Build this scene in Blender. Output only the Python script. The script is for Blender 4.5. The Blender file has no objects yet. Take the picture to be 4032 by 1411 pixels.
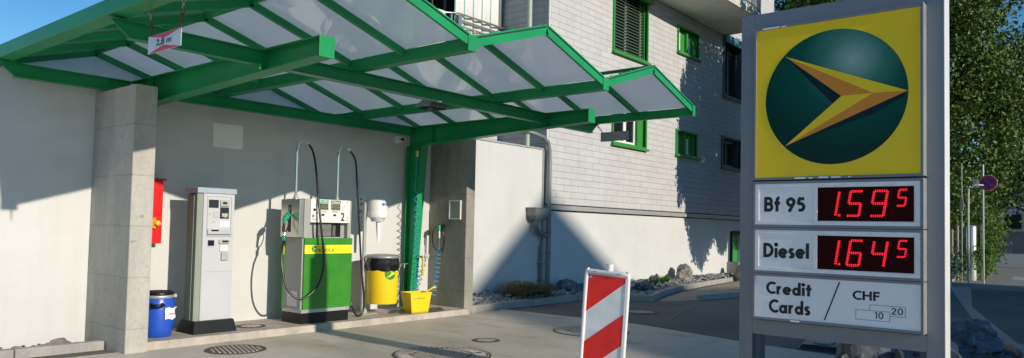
import bpy, math, random
from mathutils import Vector, Matrix, noise
R = math.radians
rnd = random.Random(7)
V = Vector
sc = bpy.context.scene
COL = sc.collection

# ------------------------------------------------------------------ mesh builder
class MB:
    def __init__(s):
        s.v = []; s.f = []; s.m = []; s.sm = []; s.mi = 0
    def mat(s, i): s.mi = i; return s
    def add(s, vs, fs, smooth=False):
        b = len(s.v); s.v.extend([tuple(p) for p in vs])
        for f in fs:
            s.f.append([b + i for i in f]); s.m.append(s.mi); s.sm.append(smooth)
        return s
    def box(s, x0, x1, y0, y1, z0, z1):
        vs = [(x0,y0,z0),(x1,y0,z0),(x1,y1,z0),(x0,y1,z0),(x0,y0,z1),(x1,y0,z1),(x1,y1,z1),(x0,y1,z1)]
        return s.add(vs, [(0,3,2,1),(4,5,6,7),(0,1,5,4),(1,2,6,5),(2,3,7,6),(3,0,4,7)])
    def prism(s, poly, ext):
        ext = V(ext); n = len(poly); a = [V(p) for p in poly]; b = [p + ext for p in a]
        nrm = V((0,0,0))
        for i in range(n): nrm += a[i].cross(a[(i+1) % n])
        flip = nrm.dot(ext) > 0
        fs = [tuple(range(n)) if not flip else tuple(reversed(range(n)))]
        fs.append(tuple(range(2*n-1, n-1, -1)) if not flip else tuple(range(n, 2*n)))
        for i in range(n):
            j = (i+1) % n
            fs.append((i, j, n+j, n+i) if flip else (j, i, n+i, n+j))
        return s.add(a + b, fs)
    def hull8(s, a, b):      # a, b: two quads (4 pts each) joined
        return s.add(list(a) + list(b), [(0,3,2,1),(4,5,6,7),(0,1,5,4),(1,2,6,5),(2,3,7,6),(3,0,4,7)])
    def bar(s, p, q, w, h, up=(0,0,1)):    # rectangular bar from p to q, w sideways, h along up
        p = V(p); q = V(q); d = (q-p).normalized(); sd = d.cross(V(up)).normalized(); u = sd.cross(d).normalized()
        A = [p - sd*w/2 - u*h/2, p + sd*w/2 - u*h/2, p + sd*w/2 + u*h/2, p - sd*w/2 + u*h/2]
        B = [x + (q-p) for x in A]
        return s.add(A + B, [(0,1,2,3),(7,6,5,4),(0,4,5,1),(1,5,6,2),(2,6,7,3),(3,7,4,0)])
    def tube(s, pts, r, n=8, cap=True):
        pts = [V(p) for p in pts]; rs = r if isinstance(r, (list, tuple)) else [r]*len(pts)
        vs = []; fs = []; prev = None
        for i, p in enumerate(pts):
            d = (pts[min(i+1, len(pts)-1)] - pts[max(i-1, 0)]).normalized()
            if prev is None: a = d.cross(V((0,0,1)) if abs(d.z) < .9 else V((1,0,0))).normalized()
            else:
                a = prev - d*prev.dot(d)
                a = a.normalized() if a.length > 1e-6 else d.orthogonal().normalized()
            prev = a; b = d.cross(a)
            for k in range(n):
                t = 2*math.pi*k/n; vs.append(p + (a*math.cos(t) + b*math.sin(t))*rs[i])
        for i in range(len(pts)-1):
            for k in range(n):
                l = (k+1) % n; fs.append((i*n+k, i*n+l, (i+1)*n+l, (i+1)*n+k))
        s.add(vs, fs, True)
        if cap:
            m = len(pts)-1
            s.add([vs[k] for k in range(n)], [tuple(reversed(range(n)))])
            s.add([vs[m*n+k] for k in range(n)], [tuple(range(n))])
        return s
    def lathe(s, prof, c, n=24, axis=(0,0,1), sx=1, smooth=True):   # prof: (r, h) list
        ax = V(axis).normalized(); a = (V((1,0,0)) if abs(ax.x) < .9 else V((0,1,0))); a = (a - ax*a.dot(ax)).normalized(); b = ax.cross(a)
        c = V(c); vs = []; fs = []
        for r_, h in prof:
            for k in range(n):
                t = 2*math.pi*k/n; vs.append(c + a*math.cos(t)*r_*sx + b*math.sin(t)*r_ + ax*h)
        for i in range(len(prof)-1):
            for k in range(n):
                l = (k+1) % n; fs.append((i*n+k, i*n+l, (i+1)*n+l, (i+1)*n+k))
        s.add(vs, fs, smooth)
        if prof[0][0] > 1e-4: s.add(vs[:n], [tuple(reversed(range(n)))])
        if prof[-1][0] > 1e-4: s.add(vs[-n:], [tuple(range(n))])
        return s
    def rock(s, c, sx, sy, sz, seed=0, sub=2, rot=0, rough=.35, sm=False):
        vs, fs = ICO[sub]; cr, sr = math.cos(rot), math.sin(rot); out = []
        for p in vs:
            n1 = noise.noise(V((p[0]*1.1+seed*7.3, p[1]*1.1+seed*1.7, p[2]*1.1)))
            n2 = noise.noise(V((p[0]*3+seed*3.1, p[1]*3, p[2]*3+seed)))
            k = 1 + rough*n1*1.3 + rough*.45*n2
            if sub >= 3: k += rough*.28*noise.noise(V((p[0]*6+seed, p[1]*6, p[2]*14))) + rough*.22*abs(noise.noise(V((p[0]*3, p[1]*9+seed, p[2]*5))))
            x, y, z = p[0]*sx*k, p[1]*sy*k, max(p[2], -.6)*sz*k
            out.append((c[0]+x*cr-y*sr, c[1]+x*sr+y*cr, c[2]+z))
        return s.add(out, fs, sm)
    def build(s, name, mats, parent=None, bevel=0, seg=2):
        me = bpy.data.meshes.new(name)
        off = V((0,0,0))
        if parent is not None: off = V(parent.get('_o', (0,0,0)))
        elif s.v:
            xs = [p[0] for p in s.v]; ys = [p[1] for p in s.v]; zs = [p[2] for p in s.v]
            off = V(((min(xs)+max(xs))/2, (min(ys)+max(ys))/2, min(zs)))
        me.from_pydata([(p[0]-off.x, p[1]-off.y, p[2]-off.z) for p in s.v], [], s.f)
        if not isinstance(mats, (list, tuple)): mats = [mats]
        for m in mats: me.materials.append(m)
        for i, p in enumerate(me.polygons): p.material_index = s.m[i]; p.use_smooth = s.sm[i]
        me.update()
        o = bpy.data.objects.new(name, me); COL.objects.link(o)
        if parent is not None: o.parent = parent; o['_o'] = tuple(off)
        else: o.location = off; o['_o'] = tuple(off)
        if bevel:
            b = o.modifiers.new('bevel', 'BEVEL'); b.width = bevel; b.segments = seg; b.limit_method = 'ANGLE'; b.angle_limit = R(40)
        return o

def ico(sub):
    t = (1+5**.5)/2
    vs = [V(p).normalized() for p in [(-1,t,0),(1,t,0),(-1,-t,0),(1,-t,0),(0,-1,t),(0,1,t),(0,-1,-t),(0,1,-t),(t,0,-1),(t,0,1),(-t,0,-1),(-t,0,1)]]
    fs = [(0,11,5),(0,5,1),(0,1,7),(0,7,10),(0,10,11),(1,5,9),(5,11,4),(11,10,2),(10,7,6),(7,1,8),(3,9,4),(3,4,2),(3,2,6),(3,6,8),(3,8,9),(4,9,5),(2,4,11),(6,2,10),(8,6,7),(9,8,1)]
    for _ in range(sub):
        cache = {}; nf = []
        def mid(a, b):
            k = (min(a,b), max(a,b))
            if k not in cache: vs.append((vs[a]+vs[b]).normalized()); cache[k] = len(vs)-1
            return cache[k]
        for a, b, c in fs:
            x, y, z = mid(a,b), mid(b,c), mid(c,a); nf += [(a,x,z),(b,y,x),(c,z,y),(x,y,z)]
        fs = nf
    return [tuple(v) for v in vs], fs
ICO = {i: ico(i) for i in range(4)}

def tag(o, label=None, cat=None, group=None, kind=None):
    if label: o['label'] = label
    if cat: o['category'] = cat
    if group: o['group'] = group
    if kind: o['kind'] = kind
    return o
def thing(name, loc, label, cat, group=None):
    o = bpy.data.objects.new(name, None); COL.objects.link(o); o.location = loc; o['_o'] = tuple(loc)
    o.empty_display_size = .1
    return tag(o, label, cat, group)

# ------------------------------------------------------------------ materials
def mk(name):
    m = bpy.data.materials.new(name); m.use_nodes = True; nt = m.node_tree
    for n in list(nt.nodes): nt.nodes.remove(n)
    out = nt.nodes.new('ShaderNodeOutputMaterial'); return m, nt, out
def N(nt, t, **kw):
    n = nt.nodes.new(t)
    for k, v in kw.items():
        if k in n.inputs: n.inputs[k].default_value = v
        else: setattr(n, k, v)
    return n
def L(nt, a, b): nt.links.new(a, b)
def coords(nt, scale=(1,1,1), geo=True):
    if geo:
        g = N(nt, 'ShaderNodeNewGeometry'); src = g.outputs['Position']
    else: src = N(nt, 'ShaderNodeTexCoord').outputs['Object']
    mp = N(nt, 'ShaderNodeMapping'); mp.inputs['Scale'].default_value = scale; L(nt, src, mp.inputs['Vector']); return mp.outputs[0]
def noise_n(nt, vec, scale, detail=4, rough=.55):
    n = N(nt, 'ShaderNodeTexNoise'); n.inputs['Scale'].default_value = scale; n.inputs['Detail'].default_value = detail; n.inputs['Roughness'].default_value = rough
    L(nt, vec, n.inputs['Vector']); return n.outputs['Fac']
def ramp(nt, fac, stops):
    r = N(nt, 'ShaderNodeValToRGB'); L(nt, fac, r.inputs['Fac']); e = r.color_ramp.elements
    while len(e) < len(stops): e.new(.5)
    for i, (p, c) in enumerate(stops):
        e[i].position = p; e[i].color = (c[0], c[1], c[2], 1) if not isinstance(c, (int, float)) else (c, c, c, 1)
    return r.outputs['Color']
def mixc(nt, a, b, fac, mode='MIX'):
    m = N(nt, 'ShaderNodeMix', data_type='RGBA', blend_type=mode)
    for inp, val in ((m.inputs[6], a), (m.inputs[7], b)):
        if isinstance(val, tuple): inp.default_value = (*val[:3], 1)
        else: L(nt, val, inp)
    if isinstance(fac, (int, float)): m.inputs[0].default_value = fac
    else: L(nt, fac, m.inputs[0])
    return m.outputs[2]
def bump(nt, h, strength, dist=.01):
    b = N(nt, 'ShaderNodeBump'); b.inputs['Strength'].default_value = strength; b.inputs['Distance'].default_value = dist
    L(nt, h, b.inputs['Height']); return b.outputs[0]
def pr(name, c, rough=.5, metal=0, var=.06, vs=3, spec=.5, bmp=0, bs=60, coat=0, scale=(1,1,1), rvar=.08):
    m, nt, out = mk(name); p = N(nt, 'ShaderNodeBsdfPrincipled'); L(nt, p.outputs[0], out.inputs[0])
    vec = coords(nt, scale)
    f = noise_n(nt, vec, vs, 6, .6)
    col = ramp(nt, f, [(.3, tuple(x*(1-var) for x in c)), (.7, tuple(min(1, x*(1+var)) for x in c))])
    L(nt, col, p.inputs['Base Color'])
    rr = N(nt, 'ShaderNodeMapRange'); L(nt, f, rr.inputs[0]); rr.inputs[3].default_value = max(.02, rough-rvar); rr.inputs[4].default_value = min(1, rough+rvar)
    L(nt, rr.outputs[0], p.inputs['Roughness'])
    p.inputs['Metallic'].default_value = metal
    p.inputs['Specular IOR Level'].default_value = spec; p.inputs['Coat Weight'].default_value = coat; p.inputs['Coat Roughness'].default_value = .05
    if bmp: L(nt, bump(nt, noise_n(nt, vec, bs, 3), bmp, .004), p.inputs['Normal'])
    return m
def emit(name, c, s):
    m, nt, out = mk(name); e = N(nt, 'ShaderNodeEmission'); e.inputs[0].default_value = (*c, 1); e.inputs[1].default_value = s; L(nt, e.outputs[0], out.inputs[0]); return m

# rendered wall
def render_wall():
    m, nt, out = mk('white_render'); p = N(nt, 'ShaderNodeBsdfPrincipled'); L(nt, p.outputs[0], out.inputs[0]); vec = coords(nt)
    a = ramp(nt, noise_n(nt, vec, .9, 5), [(.3, (.55,.56,.55)), (.7, (.61,.62,.61))])
    sp = ramp(nt, noise_n(nt, vec, 5.3, 2), [(.0, .55), (.21, .75), (.25, 1), (1, 1)])
    stz = ramp(nt, noise_n(nt, coords(nt, (2.2,2.2,.16)), 2.4, 6, .6), [(.30, .90), (.48, 1), (1, 1)])
    blot = ramp(nt, noise_n(nt, vec, 2.1, 8, .7), [(.30, .90), (.5, 1), (1, 1)])
    a = mixc(nt, mixc(nt, a, stz, .35, 'MULTIPLY'), blot, .5, 'MULTIPLY')
    L(nt, mixc(nt, a, sp, .8, 'MULTIPLY'), p.inputs['Base Color']); p.inputs['Roughness'].default_value = .92; p.inputs['Specular IOR Level'].default_value = .2
    L(nt, bump(nt, noise_n(nt, vec, 90, 4), .35, .004), p.inputs['Normal']); return m
def concrete(name, c0, c1, joints=None, zst=False):
    m, nt, out = mk(name); p = N(nt, 'ShaderNodeBsdfPrincipled'); L(nt, p.outputs[0], out.inputs[0])
    vec = coords(nt); vz = coords(nt, (1, 1, .35))
    a = ramp(nt, noise_n(nt, vz, 3.2, 8, .65), [(.28, c0), (.72, c1)])
    b = ramp(nt, noise_n(nt, vec, 26, 5, .6), [(.3, .82), (.6, 1.0)])
    col = mixc(nt, a, b, .7, 'MULTIPLY')
    pit = ramp(nt, noise_n(nt, vec, 13, 1), [(.0, .45), (.23, .6), (.27, 1), (1, 1)])
    col = mixc(nt, col, pit, .7, 'MULTIPLY')
    if joints:
        g = N(nt, 'ShaderNodeNewGeometry'); s = N(nt, 'ShaderNodeSeparateXYZ'); L(nt, g.outputs['Position'], s.inputs[0])
        wob = N(nt, 'ShaderNodeMath', operation='MULTIPLY_ADD'); L(nt, noise_n(nt, vec, 4, 3), wob.inputs[0]); wob.inputs[1].default_value = .02; L(nt, s.outputs['Z'], wob.inputs[2])
        ad = N(nt, 'ShaderNodeMath', operation='ADD'); L(nt, wob.outputs[0], ad.inputs[0]); ad.inputs[1].default_value = joints[1]
        md = N(nt, 'ShaderNodeMath', operation='MODULO'); L(nt, ad.outputs[0], md.inputs[0]); md.inputs[1].default_value = joints[0]
        j = ramp(nt, md.outputs[0], [(0, .72), (.008, .78), (.022, 1), (1, 1)])
        col = mixc(nt, col, j, .8, 'MULTIPLY')
    L(nt, col, p.inputs['Base Color']); p.inputs['Roughness'].default_value = .85; p.inputs['Specular IOR Level'].default_value = .3
    L(nt, bump(nt, noise_n(nt, vec, 35, 6, .7), .35, .006), p.inputs['Normal']); return m
def forecourt():
    m, nt, out = mk('forecourt_concrete'); p = N(nt, 'ShaderNodeBsdfPrincipled'); L(nt, p.outputs[0], out.inputs[0])
    vec = coords(nt); v2 = coords(nt, (1, .28, 1))
    a = ramp(nt, noise_n(nt, v2, 1.3, 8, .62), [(.25, (.40,.36,.30)), (.5, (.56,.51,.43)), (.75, (.66,.61,.53))])
    b = ramp(nt, noise_n(nt, vec, 45, 6, .7), [(.3, .66), (.7, 1.08)])
    col = mixc(nt, a, b, .85, 'MULTIPLY')
    st = ramp(nt, noise_n(nt, coords(nt, (1,.35,1)), 2.3, 7, .62), [(0, .45), (.34, .62), (.44, 1), (1, 1)])
    col = mixc(nt, col, st, .8, 'MULTIPLY')
    jt = N(nt, 'ShaderNodeTexBrick'); L(nt, coords(nt), jt.inputs['Vector']); jt.inputs['Scale'].default_value = 1; jt.inputs['Brick Width'].default_value = 4.9; jt.inputs['Row Height'].default_value = 4.6; jt.inputs['Mortar Size'].default_value = .006; jt.offset = 0; jt.inputs['Color1'].default_value = jt.inputs['Color2'].default_value = (1,1,1,1); jt.inputs['Mortar'].default_value = (.4,.4,.4,1); col = mixc(nt, col, jt.outputs['Color'], .8, 'MULTIPLY')
    dots = ramp(nt, noise_n(nt, vec, 9, 2), [(0, .45), (.22, .5), (.26, 1), (1, 1)])
    col = mixc(nt, col, dots, .6, 'MULTIPLY')
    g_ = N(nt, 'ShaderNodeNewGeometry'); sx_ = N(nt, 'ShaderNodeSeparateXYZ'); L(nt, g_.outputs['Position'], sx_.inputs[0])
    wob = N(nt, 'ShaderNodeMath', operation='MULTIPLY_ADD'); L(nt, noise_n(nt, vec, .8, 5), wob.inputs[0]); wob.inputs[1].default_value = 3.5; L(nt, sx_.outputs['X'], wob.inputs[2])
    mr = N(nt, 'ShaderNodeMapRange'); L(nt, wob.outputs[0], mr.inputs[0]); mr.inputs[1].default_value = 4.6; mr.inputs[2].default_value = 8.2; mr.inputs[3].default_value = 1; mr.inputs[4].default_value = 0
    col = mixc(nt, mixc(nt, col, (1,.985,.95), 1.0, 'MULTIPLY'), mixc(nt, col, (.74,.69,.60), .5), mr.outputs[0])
    tyre = ramp(nt, noise_n(nt, coords(nt, (.25,2.4,1)), 1.7, 6, .6), [(.3, .80), (.46, 1), (1, 1)]); col = mixc(nt, col, tyre, .6, 'MULTIPLY')
    L(nt, col, p.inputs['Base Color'])
    L(nt, ramp(nt, noise_n(nt, v2, 1.3, 5), [(.3, .5), (.7, .8)]), p.inputs['Roughness']); p.inputs['Specular IOR Level'].default_value = .35
    L(nt, bump(nt, noise_n(nt, vec, 60, 5, .7), .25, .004), p.inputs['Normal']); return m
def asphalt():
    m, nt, out = mk('asphalt'); p = N(nt, 'ShaderNodeBsdfPrincipled'); L(nt, p.outputs[0], out.inputs[0]); vec = coords(nt)
    a = ramp(nt, noise_n(nt, vec, .6, 6, .6), [(.3, (.105,.10,.092)), (.7, (.155,.148,.135))])
    b = ramp(nt, noise_n(nt, vec, 120, 3, .7), [(.3, .55), (.7, 1.5)])
    L(nt, mixc(nt, a, b, .8, 'MULTIPLY'), p.inputs['Base Color']); p.inputs['Roughness'].default_value = .85; p.inputs['Specular IOR Level'].default_value = .3
    L(nt, bump(nt, noise_n(nt, vec, 150, 3), .5, .006), p.inputs['Normal']); return m
def slate(name, c, axis):
    m, nt, out = mk(name); p = N(nt, 'ShaderNodeBsdfPrincipled'); L(nt, p.outputs[0], out.inputs[0])
    g = N(nt, 'ShaderNodeNewGeometry'); s = N(nt, 'ShaderNodeSeparateXYZ'); L(nt, g.outputs['Position'], s.inputs[0])
    cb = N(nt, 'ShaderNodeCombineXYZ'); L(nt, s.outputs[axis], cb.inputs[0]); L(nt, s.outputs['Z'], cb.inputs[1])
    br = N(nt, 'ShaderNodeTexBrick'); L(nt, cb.outputs[0], br.inputs['Vector'])
    br.inputs['Scale'].default_value = 1; br.inputs['Brick Width'].default_value = .62; br.inputs['Row Height'].default_value = .157
    br.inputs['Mortar Size'].default_value = .0055; br.inputs['Mortar Smooth'].default_value = .3; br.inputs['Bias'].default_value = 0
    br.inputs['Color1'].default_value = (*[x*.97 for x in c], 1); br.inputs['Color2'].default_value = (*[x*1.03 for x in c], 1); br.inputs['Mortar'].default_value = (*[x*.42 for x in c], 1)
    vec = coords(nt, (1,1,1)); n = ramp(nt, noise_n(nt, vec, 2.2, 6, .65), [(.3, .88), (.7, 1.04)])
    L(nt, mixc(nt, br.outputs['Color'], n, .8, 'MULTIPLY'), p.inputs['Base Color'])
    p.inputs['Roughness'].default_value = .6; p.inputs['Specular IOR Level'].default_value = .4
    # lapped courses: each course leans out towards its lower edge
    ml = N(nt, 'ShaderNodeMath', operation='FRACT'); dv = N(nt, 'ShaderNodeMath', operation='DIVIDE'); L(nt, s.outputs['Z'], dv.inputs[0]); dv.inputs[1].default_value = .157
    L(nt, dv.outputs[0], ml.inputs[0]); iv = N(nt, 'ShaderNodeMath', operation='SUBTRACT'); iv.inputs[0].default_value = 1; L(nt, ml.outputs[0], iv.inputs[1])
    ad = N(nt, 'ShaderNodeMath', operation='MULTIPLY_ADD'); L(nt, noise_n(nt, vec, 14, 4), ad.inputs[0]); ad.inputs[1].default_value = .25; L(nt, iv.outputs[0], ad.inputs[2])
    L(nt, bump(nt, ad.outputs[0], .5, .008), p.inputs['Normal']); return m
def canopy_glass():
    m, nt, out = mk('frosted_canopy_glass'); vec = coords(nt)
    col = ramp(nt, noise_n(nt, vec, 1.1, 5), [(.3, (.88,.95,.98)), (.7, (.91,.97,1.0))])
    tr = N(nt, 'ShaderNodeBsdfTranslucent'); L(nt, col, tr.inputs[0])
    df = N(nt, 'ShaderNodeBsdfDiffuse'); L(nt, col, df.inputs[0])
    m1 = N(nt, 'ShaderNodeMixShader'); m1.inputs[0].default_value = .15; L(nt, tr.outputs[0], m1.inputs[1]); L(nt, df.outputs[0], m1.inputs[2])
    gl = N(nt, 'ShaderNodeBsdfGlossy'); gl.inputs['Roughness'].default_value = .02; gl.inputs[0].default_value = (1,1,1,1)
    fr = N(nt, 'ShaderNodeFresnel'); fr.inputs['IOR'].default_value = 1.5
    m2 = N(nt, 'ShaderNodeMixShader'); L(nt, fr.outputs[0], m2.inputs[0]); L(nt, m1.outputs[0], m2.inputs[1]); L(nt, gl.outputs[0], m2.inputs[2])
    tp = N(nt, 'ShaderNodeBsdfTransparent'); tp.inputs[0].default_value = (.92,.97,1,1)
    m3 = N(nt, 'ShaderNodeMixShader'); m3.inputs[0].default_value = .09; L(nt, m2.outputs[0], m3.inputs[1]); L(nt, tp.outputs[0], m3.inputs[2])
    L(nt, m3.outputs[0], out.inputs[0]); return m
def opal():
    m, nt, out = mk('opal_end_panel'); d = N(nt, 'ShaderNodeBsdfDiffuse'); t = N(nt, 'ShaderNodeBsdfTranslucent'); d.inputs[0].default_value = (.85,.88,.89,1); t.inputs[0].default_value = (.92,.95,.96,1)
    x = N(nt, 'ShaderNodeMixShader'); x.inputs[0].default_value = .5; L(nt, d.outputs[0], x.inputs[1]); L(nt, t.outputs[0], x.inputs[2]); L(nt, x.outputs[0], out.inputs[0]); return m
def foliage(name, c0, c1, c2, trans=.3):
    m, nt, out = mk(name); vec = coords(nt)
    f = N(nt, 'ShaderNodeTexWhiteNoise'); sn = N(nt, 'ShaderNodeVectorMath', operation='SNAP'); L(nt, vec, sn.inputs[0]); sn.inputs[1].default_value = (.17,.17,.17); L(nt, sn.outputs[0], f.inputs['Vector'])
    col = ramp(nt, f.outputs['Value'], [(0, c0), (.5, c1), (1, c2)])
    p = N(nt, 'ShaderNodeBsdfPrincipled'); L(nt, col, p.inputs['Base Color']); p.inputs['Roughness'].default_value = .5; p.inputs['Specular IOR Level'].default_value = .35
    t = N(nt, 'ShaderNodeBsdfTranslucent'); L(nt, mixc(nt, col, (.9,1,.3), .4, 'MULTIPLY'), t.inputs[0])
    mx = N(nt, 'ShaderNodeMixShader'); mx.inputs[0].default_value = trans; L(nt, p.outputs[0], mx.inputs[1]); L(nt, t.outputs[0], mx.inputs[2]); L(nt, mx.outputs[0], out.inputs[0]); return m
def rocks_mat(name, c0, c1, vein=(.5,.5,.5), sc_=3):
    m, nt, out = mk(name); p = N(nt, 'ShaderNodeBsdfPrincipled'); L(nt, p.outputs[0], out.inputs[0]); vec = coords(nt)
    ri = N(nt, 'ShaderNodeTexVoronoi'); ri.inputs['Scale'].default_value = 9; L(nt, vec, ri.inputs['Vector'])
    hs = N(nt, 'ShaderNodeSeparateColor'); L(nt, ri.outputs['Color'], hs.inputs[0])
    a = ramp(nt, hs.outputs[0], [(0, c0), (.8, c1), (1, vein)])
    b = ramp(nt, noise_n(nt, coords(nt, (1,1,2.5)), sc_*4, 7, .7), [(.3, .55), (.55, 1), (.72, 1.5)])
    L(nt, mixc(nt, a, b, .8, 'MULTIPLY'), p.inputs['Base Color']); p.inputs['Roughness'].default_value = .65
    L(nt, bump(nt, noise_n(nt, vec, 22, 6, .7), .7, .02), p.inputs['Normal']); return m
def pavers():
    m, nt, out = mk('paver_blocks'); p = N(nt, 'ShaderNodeBsdfPrincipled'); L(nt, p.outputs[0], out.inputs[0]); vec = coords(nt)
    br = N(nt, 'ShaderNodeTexBrick'); L(nt, vec, br.inputs['Vector']); br.inputs['Scale'].default_value = 1; br.inputs['Brick Width'].default_value = .22; br.inputs['Row Height'].default_value = .16; br.inputs['Mortar Size'].default_value = .008
    br.inputs['Color1'].default_value = (.30,.27,.22,1); br.inputs['Color2'].default_value = (.38,.34,.28,1); br.inputs['Mortar'].default_value = (.12,.11,.09,1)
    n = ramp(nt, noise_n(nt, vec, 20, 5), [(.3, .8), (.7, 1.1)]); L(nt, mixc(nt, br.outputs['Color'], n, .8, 'MULTIPLY'), p.inputs['Base Color']); p.inputs['Roughness'].default_value = .9; return m
def logo_green():
    m, nt, out = mk('printed_dark_green'); p = N(nt, 'ShaderNodeBsdfPrincipled'); L(nt, p.outputs[0], out.inputs[0])
    g = N(nt, 'ShaderNodeNewGeometry'); d = N(nt, 'ShaderNodeVectorMath', operation='DISTANCE'); L(nt, g.outputs['Position'], d.inputs[0]); d.inputs[1].default_value = (6.46, 1.69, 3.055)
    c = ramp(nt, d.outputs['Value'], [(0, (.34,.50,.42)), (.10, (.20,.38,.31)), (.24, (.05,.20,.15)), (.42, (.005,.090,.062)), (.75, (.001,.040,.030)), (1, (.001,.028,.022))])
    L(nt, c, p.inputs['Base Color']); p.inputs['Roughness'].default_value = .12; p.inputs['Specular IOR Level'].default_value = .12; return m

M = dict(
 render=render_wall(), concrete=concrete('pillar_concrete', (.36,.35,.32), (.50,.49,.45), (.62, .33)), plinth=concrete('platform_concrete', (.33,.30,.25), (.56,.51,.43)),
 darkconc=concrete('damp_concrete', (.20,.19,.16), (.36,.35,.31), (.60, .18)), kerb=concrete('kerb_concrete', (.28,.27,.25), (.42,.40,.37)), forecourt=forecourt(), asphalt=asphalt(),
 opal=opal(), slate=slate('pale_slate_front', (.52,.52,.52), 'X'), slate_shaded=slate('shade_toned_slate_side', (.33,.34,.36), 'Y'), glass_c=canopy_glass(), pavers=pavers(),  # flank slate: same cladding, colour darkened to imitate the shade on that side
 green=pr('green_steel_paint', (.012,.265,.09), .4, 0, .12, 2, .28), green_dk=pr('green_gasket', (.004,.03,.02), .6), black=pr('black_plastic', (.008,.008,.009), .4, 0, .06, 3, .3), rubber=pr('black_rubber', (.014,.014,.015), .28),
 white=pr('white_enamel', (.72,.72,.71), .3), whitep=pr('white_plastic', (.74,.74,.72), .4, 0, .03), silver=pr('silver_paint', (.50,.51,.53), .38, .2, .04), lgrey=pr('light_grey_panel', (.50,.51,.54), .42, 0, .03),
 side=pr('grey_side_panel', (.34,.34,.33), .45, 0, .04), steel=pr('brushed_steel', (.55,.53,.49), .32, .9, .12, 14, .5, 0, 60, 0, (1,1,.1)), zinc=pr('galvanised_zinc', (.46,.47,.46), .5, .5, .12, 9), chrome=pr('chrome', (.7,.7,.7), .12, 1, .03),
 red=pr('red_enamel', (.70,.006,.008), .35), redref=pr('red_reflective_sheet', (.88,.022,.016), .38, 0, .12, 9), whref=pr('white_reflective_sheet', (.80,.81,.78), .42, 0, .10, 7), yellow=pr('yellow_plastic', (.86,.60,.015), .35, 0, .04),
 fgreen=pr('dispenser_green', (.035,.23,.018), .38, 0, .12, 5), fyellow=pr('dispenser_yellow', (.88,.80,.02), .38, 0, .03), blue=pr('blue_barrel_plastic', (.018,.085,.50), .33, 0, .08, 6), ink=pr('black_print', (.012,.012,.012), .5, 0, 0), inkg=pr('grey_print', (.12,.12,.12), .6), inkblue=pr('blue_print', (.02,.16,.42), .5),
 lcd=pr('display_olive', (.20,.20,.12), .25), lcdd=pr('display_dark', (.01,.015,.03), .12), cap=pr('blue_grey_cap', (.33,.40,.48), .4), bag=pr('bin_bag', (.010,.010,.011), .18, 0, .1, 5, .5, 1.0, 14), lid=pr('grey_lid', (.36,.37,.37), .4, .4),
 hoseblue=pr('blue_hose', (.04,.30,.55), .3), paper=pr('paper_towel', (.85,.85,.84), .9), brass=pr('brass', (.45,.33,.12), .35, .9), nozzle=pr('nozzle_green', (.01,.30,.14), .3), yhose=pr('yellow_hose', (.75,.55,.02), .4),
 totem=pr('totem_grey_paint', (.22,.235,.26), .42, .3, .06, 2), alu=pr('aluminium_frame', (.60,.60,.58), .3, .6, .06, 8), sgyellow=pr('sign_yellow', (.98,.67,.003), .10, 0, .02, 2, .35), sgorange=pr('sign_orange', (.80,.27,.02), .12, 0, .02, 3, .35), sggreen=logo_green(), sgdark=pr('sign_teal_shadow', (.001,.018,.020), .12, 0, 0, 3, .22),
 sgwhite=pr('sign_white', (.90,.91,.92), .14, 0, .02, 2, .35), tape=pr('white_tape', (.88,.89,.90), .35, 0, .08, 11), postblue=pr('dark_steel', (.06,.09,.13), .4), leddark=pr('led_panel', (.030,.001,.001), .5, 0, .05, 3, .08), led=emit('led_red', (1,.018,.04), 1.35), ledh=emit('led_core', (1,.22,.2), 2.2),
 iron=pr('cast_iron', (.42,.38,.33), .6, .4, .25, 12, .5, .6, 40), irong=pr('iron_gap', (.085,.075,.065), .8), winframe=pr('white_window_frame', (.80,.80,.77), .4), wingreen=pr('green_window_trim', (.035,.27,.05), .4, 0, .06), pane=pr('window_pane', (.012,.016,.02), .04, 0, .02, 2, .6), darkroom=pr('dark_interior', (.006,.008,.008), .7),
 curtain=pr('curtain', (.8,.8,.76), .8), pipe=pr('grey_downpipe', (.19,.21,.21), .45, .2, .12, 5), pipeg=pr('pale_green_pipe', (.36,.44,.36), .5), soffit=pr('balcony_soffit', (.80,.79,.73), .85, 0, .08, 3), slab=concrete('balcony_concrete', (.50,.49,.42), (.62,.61,.54)),
 rust=pr('rusty_chain', (.20,.06,.04), .6, .4, .4, 40), chain=pr('steel_chain', (.4,.4,.38), .4, .8, .1), rocks=rocks_mat('slate_gravel', (.10,.11,.12), (.30,.31,.32), (.55,.55,.53)), boulder=rocks_mat('blue_grey_boulder', (.07,.085,.10), (.13,.15,.175), (.2,.22,.25), 1.2), boulder2=rocks_mat('grey_boulder', (.15,.14,.125), (.26,.24,.215), (.3,.28,.26), 1.5), earth=pr('bed_soil', (.07,.06,.05), .95, 0, .3, 9),
 leaf=foliage('maple_leaf', (.035,.075,.010), (.075,.14,.018), (.16,.22,.045), .16), leafd=foliage('conifer_needle', (.02,.045,.02), (.035,.065,.03), (.05,.08,.035), .15), leafl=foliage('shrub_leaf', (.07,.15,.02), (.11,.21,.03), (.15,.25,.05)), bark=pr('bark', (.10,.08,.06), .9, 0, .3, 8, .3, .8, 20), grass=foliage('dry_grass', (.14,.18,.05), (.30,.26,.11), (.42,.33,.18)), petal=pr('white_petal', (.8,.8,.78), .7),
 puddle=pr('wet_concrete', (.13,.105,.07), .07, 0, .25, 5, .6), bluewall=pr('neighbour_render', (.55,.53,.48), .9), rooftile=pr('roof_tile', (.22,.08,.05), .8), wood=pr('wood_post', (.30,.27,.21), .8, 0, .2, 6), hillwall=pr('retaining_concrete', (.13,.135,.14), .9, 0, .2, 1.5), cream=pr('pale_boarding', (.62,.58,.48), .7), dgrn=pr('door_green', (.02,.16,.05), .4))

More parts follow.
